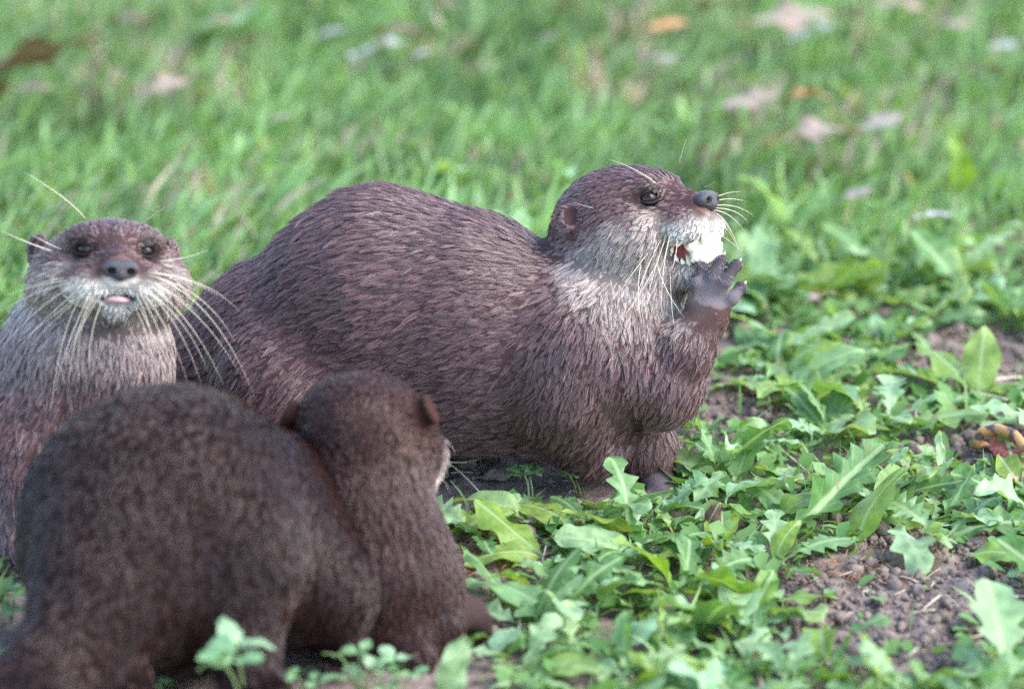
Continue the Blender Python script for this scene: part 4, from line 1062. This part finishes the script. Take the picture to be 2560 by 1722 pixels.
for pts, rad, mat, lab in [
    ([(2420, 965, .006), (2480, 940, .012), (2555, 935, .010)], .0011, 'straw', 'pale bent straw on the weeds at the right'), ([(2400, 985, .006), (2450, 975, .010), (2520, 995, .006)], .0008, 'straw', 'thin straw below the pale bent one'),
    ([(1890, 1095, .004), (1950, 1115, .010), (2030, 1190, .006)], .0008, 'straw', 'dry reddish stem on bare soil behind the yellow spotted leaf'), ([(2260, 1645, .006), (2295, 1618, .012)], .0011, 'straw', 'short pale straw lying on the crumbly soil'),
    ([(1300, 1545, .008), (1295, 1590, .004)], .0012, 'straw', 'short white straw in front of the small square-looking leaf'), ([(1545, 1630, .006), (1580, 1680, .004)], .0014, 'straw', 'pale broken stalk at the front edge'),
    ([(1690, 1560, .006), (1735, 1510, .018), (1760, 1435, .022)], .0011, 'stem', 'bent green stalk below the reddish dead leaf'), ([(1220, 1510, .006), (1270, 1500, .008), (1320, 1490, .010)], .0010, 'stem', 'green stalk of the olive folded leaf'),
    ([(2525, 1165, .004), (2548, 1200, .008), (2500, 1255, .006)], .0010, 'red_stem', 'purple-red curved stem by the right edge'), ([(2350, 1490, .006), (2320, 1510, .010), (2300, 1530, .004)], .0006, 'straw', 'thin straw on the crumbly soil'),
    ([(1105, 1150, .012), (1180, 1195, .014), (1245, 1290, .008)], .0007, 'straw', 'thin dry stalk crossing the dark green leaf'), ([(1080, 1010 + 140, .014), (1150, 1170, .012), (1210, 1150, .01)], .0006, 'straw', 'thin root hanging under the eating otter\'s belly'),
    ([(1365, 1360, .010), (1355, 1400, .003)], .0005, 'straw', 'tiny upright root hair on the brown soil patch'), ([(1085, 30, .03), (1100, 70, .02)], .002, 'straw', 'tan stalk at the top edge of the picture')]:
    P = [G(*p) for p in pts]; P = bez(P[0], P[1], P[2], 9) if len(P) == 3 else np.array(P)
    v, f = tube(P, [rad * (1 - .4 * i / len(P)) for i in range(len(P))], 6)
    tag(mesh_obj('dry_stalk' if mat == 'straw' else 'plant_stalk', v, f, M[mat]), lab, 'stalk', 'stalks lying about')

# banded curled leaf at the right
m, nn, ll, bb = new_mat('banded_leaf'); M['banded'] = m
a = nn.new('ShaderNodeAttribute'); a.attribute_name = 'col'; ll.new(a.outputs['Color'], bb.inputs['Base Color']); bb.inputs['Roughness'].default_value = .45
P = [G(2565, 1122, .020), G(2535, 1086, .024), G(2492, 1072, .023), G(2455, 1080, .020), G(2440, 1104, .014), G(2475, 1112, .010)]
pts = np.array([P[min(int(t), 4)] * (1 - (t - min(int(t), 4))) + P[min(int(t), 4) + 1] * (t - min(int(t), 4)) for t in np.linspace(0, 5, 41)])
v, f = tube(pts, [.0036 * (.7 + .3 * math.sin(math.pi * min(1, .15 + i / 40 * .9))) for i in range(41)], 10)
cc = np.array([((.42, .20, .06) if (math.sin(i * .62 + 1.2 * math.sin(k * .63)) + .6 * math.sin(i * .27 + k)) > -.3 else (.07, .035, .03)) for i in range(41) for k in range(10)])
tag(mesh_obj('curled_leaf', v, f, M['banded'], None, col=cc), 'curled dry leaf with orange and dark bands on the weeds at the right edge', 'leaf')

# rusty root fibres on the soil patch
r = np.random.default_rng(77); fv, ff, nb = [], [], 0
for i in range(420):
    p = G(r.normal(1195, 60), r.normal(1395, 34), .003) if i < 300 else G(r.normal(2160, 90), r.normal(1425, 14), .003)
    d = r.normal(0, 1, 3) * np.array([1, 1, .35]); d /= np.linalg.norm(d); L = r.uniform(.006, .016)
    q = bez(p, p + d * L * .5 + r.normal(0, .003, 3), p + d * L, 5); q[:, 2] = np.maximum(q[:, 2], .001)
    a, b = tube(q, [.00022] * 5, 3); fv += [list(x) for x in a]; ff += [[k + nb for k in t] for t in b]; nb += len(a)
M['fibre'] = plain('rusty_fibre', (.36, .19, .10), .7, .2)
tag(mesh_obj('root_fibres', np.array(fv), ff, M['fibre']), 'rusty brown root fibres matted on the soil', 'roots', kind='stuff')

r = np.random.default_rng(78); fv, ff, nb = [], [], 0
for i in range(260):
    px, py = r.uniform(1100, 2560), r.uniform(780, 1715)
    if r.random() > .15 + .85 * float(bare(np.array(px), np.array(py))): continue
    p = G(px, py, .003); a = r.uniform(0, 6.28); L = r.uniform(.004, .018); d = np.array([math.cos(a), math.sin(a), r.normal(0, .15)])
    q = bez(p, p + d * L * .5 + r.normal(0, .0015, 3), p + d * L, 5); q[:, 2] = np.maximum(q[:, 2], .002)
    a_, b_ = tube(q, [r.uniform(.0002, .0005)] * 5, 4); fv += [list(x) for x in a_]; ff += [[k + nb for k in t] for t in b_]; nb += len(a_)
tag(mesh_obj('straw_litter', np.array(fv), ff, M['straw']), 'tiny scraps of dry straw strewn over the soil', 'litter', kind='stuff')

# ------------------------------------------------------------------ the food
fs = Sdf(); rr = random.Random(4)
rr2 = random.Random(8)
for _ in range(26):
    a_, q_ = rr2.uniform(0, 6.28), rr2.uniform(.6, 1.0)
    fs.ell(W(1758 + 38 * q_ * math.cos(a_), 622 + 34 * q_ * math.sin(a_), -128 + rr2.uniform(-26, 10)), np.array([rr2.uniform(5, 11)] * 3) / S, None, .0006)
for c, rad in (((1745, 630, -128), 27), ((1770, 612, -128), 30), ((1730, 612, -118), 20), ((1785, 640, -130), 24), ((1765, 650, -136), 22), ((1785, 595, -122), 16), ((1752, 590, -118), 16), ((1795, 615, -124), 14)):
    fs.ell(W(*c), np.array([rad * .9 * rr.uniform(.8, 1.15) for _ in range(3)]) / S, None, .0012)
v, f, nr_ = fs.mesh(.0009)
v = v + nr_ * ((hash_noise(v[:, 0] + v[:, 2], v[:, 1] - v[:, 2], 6, .0022) - .5) * .0014)[:, None]
tag(mesh_obj('food_chunk', v, f, M['food']), 'white crumbly chunk of food between the eating otter\'s jaws and fingers', 'food')
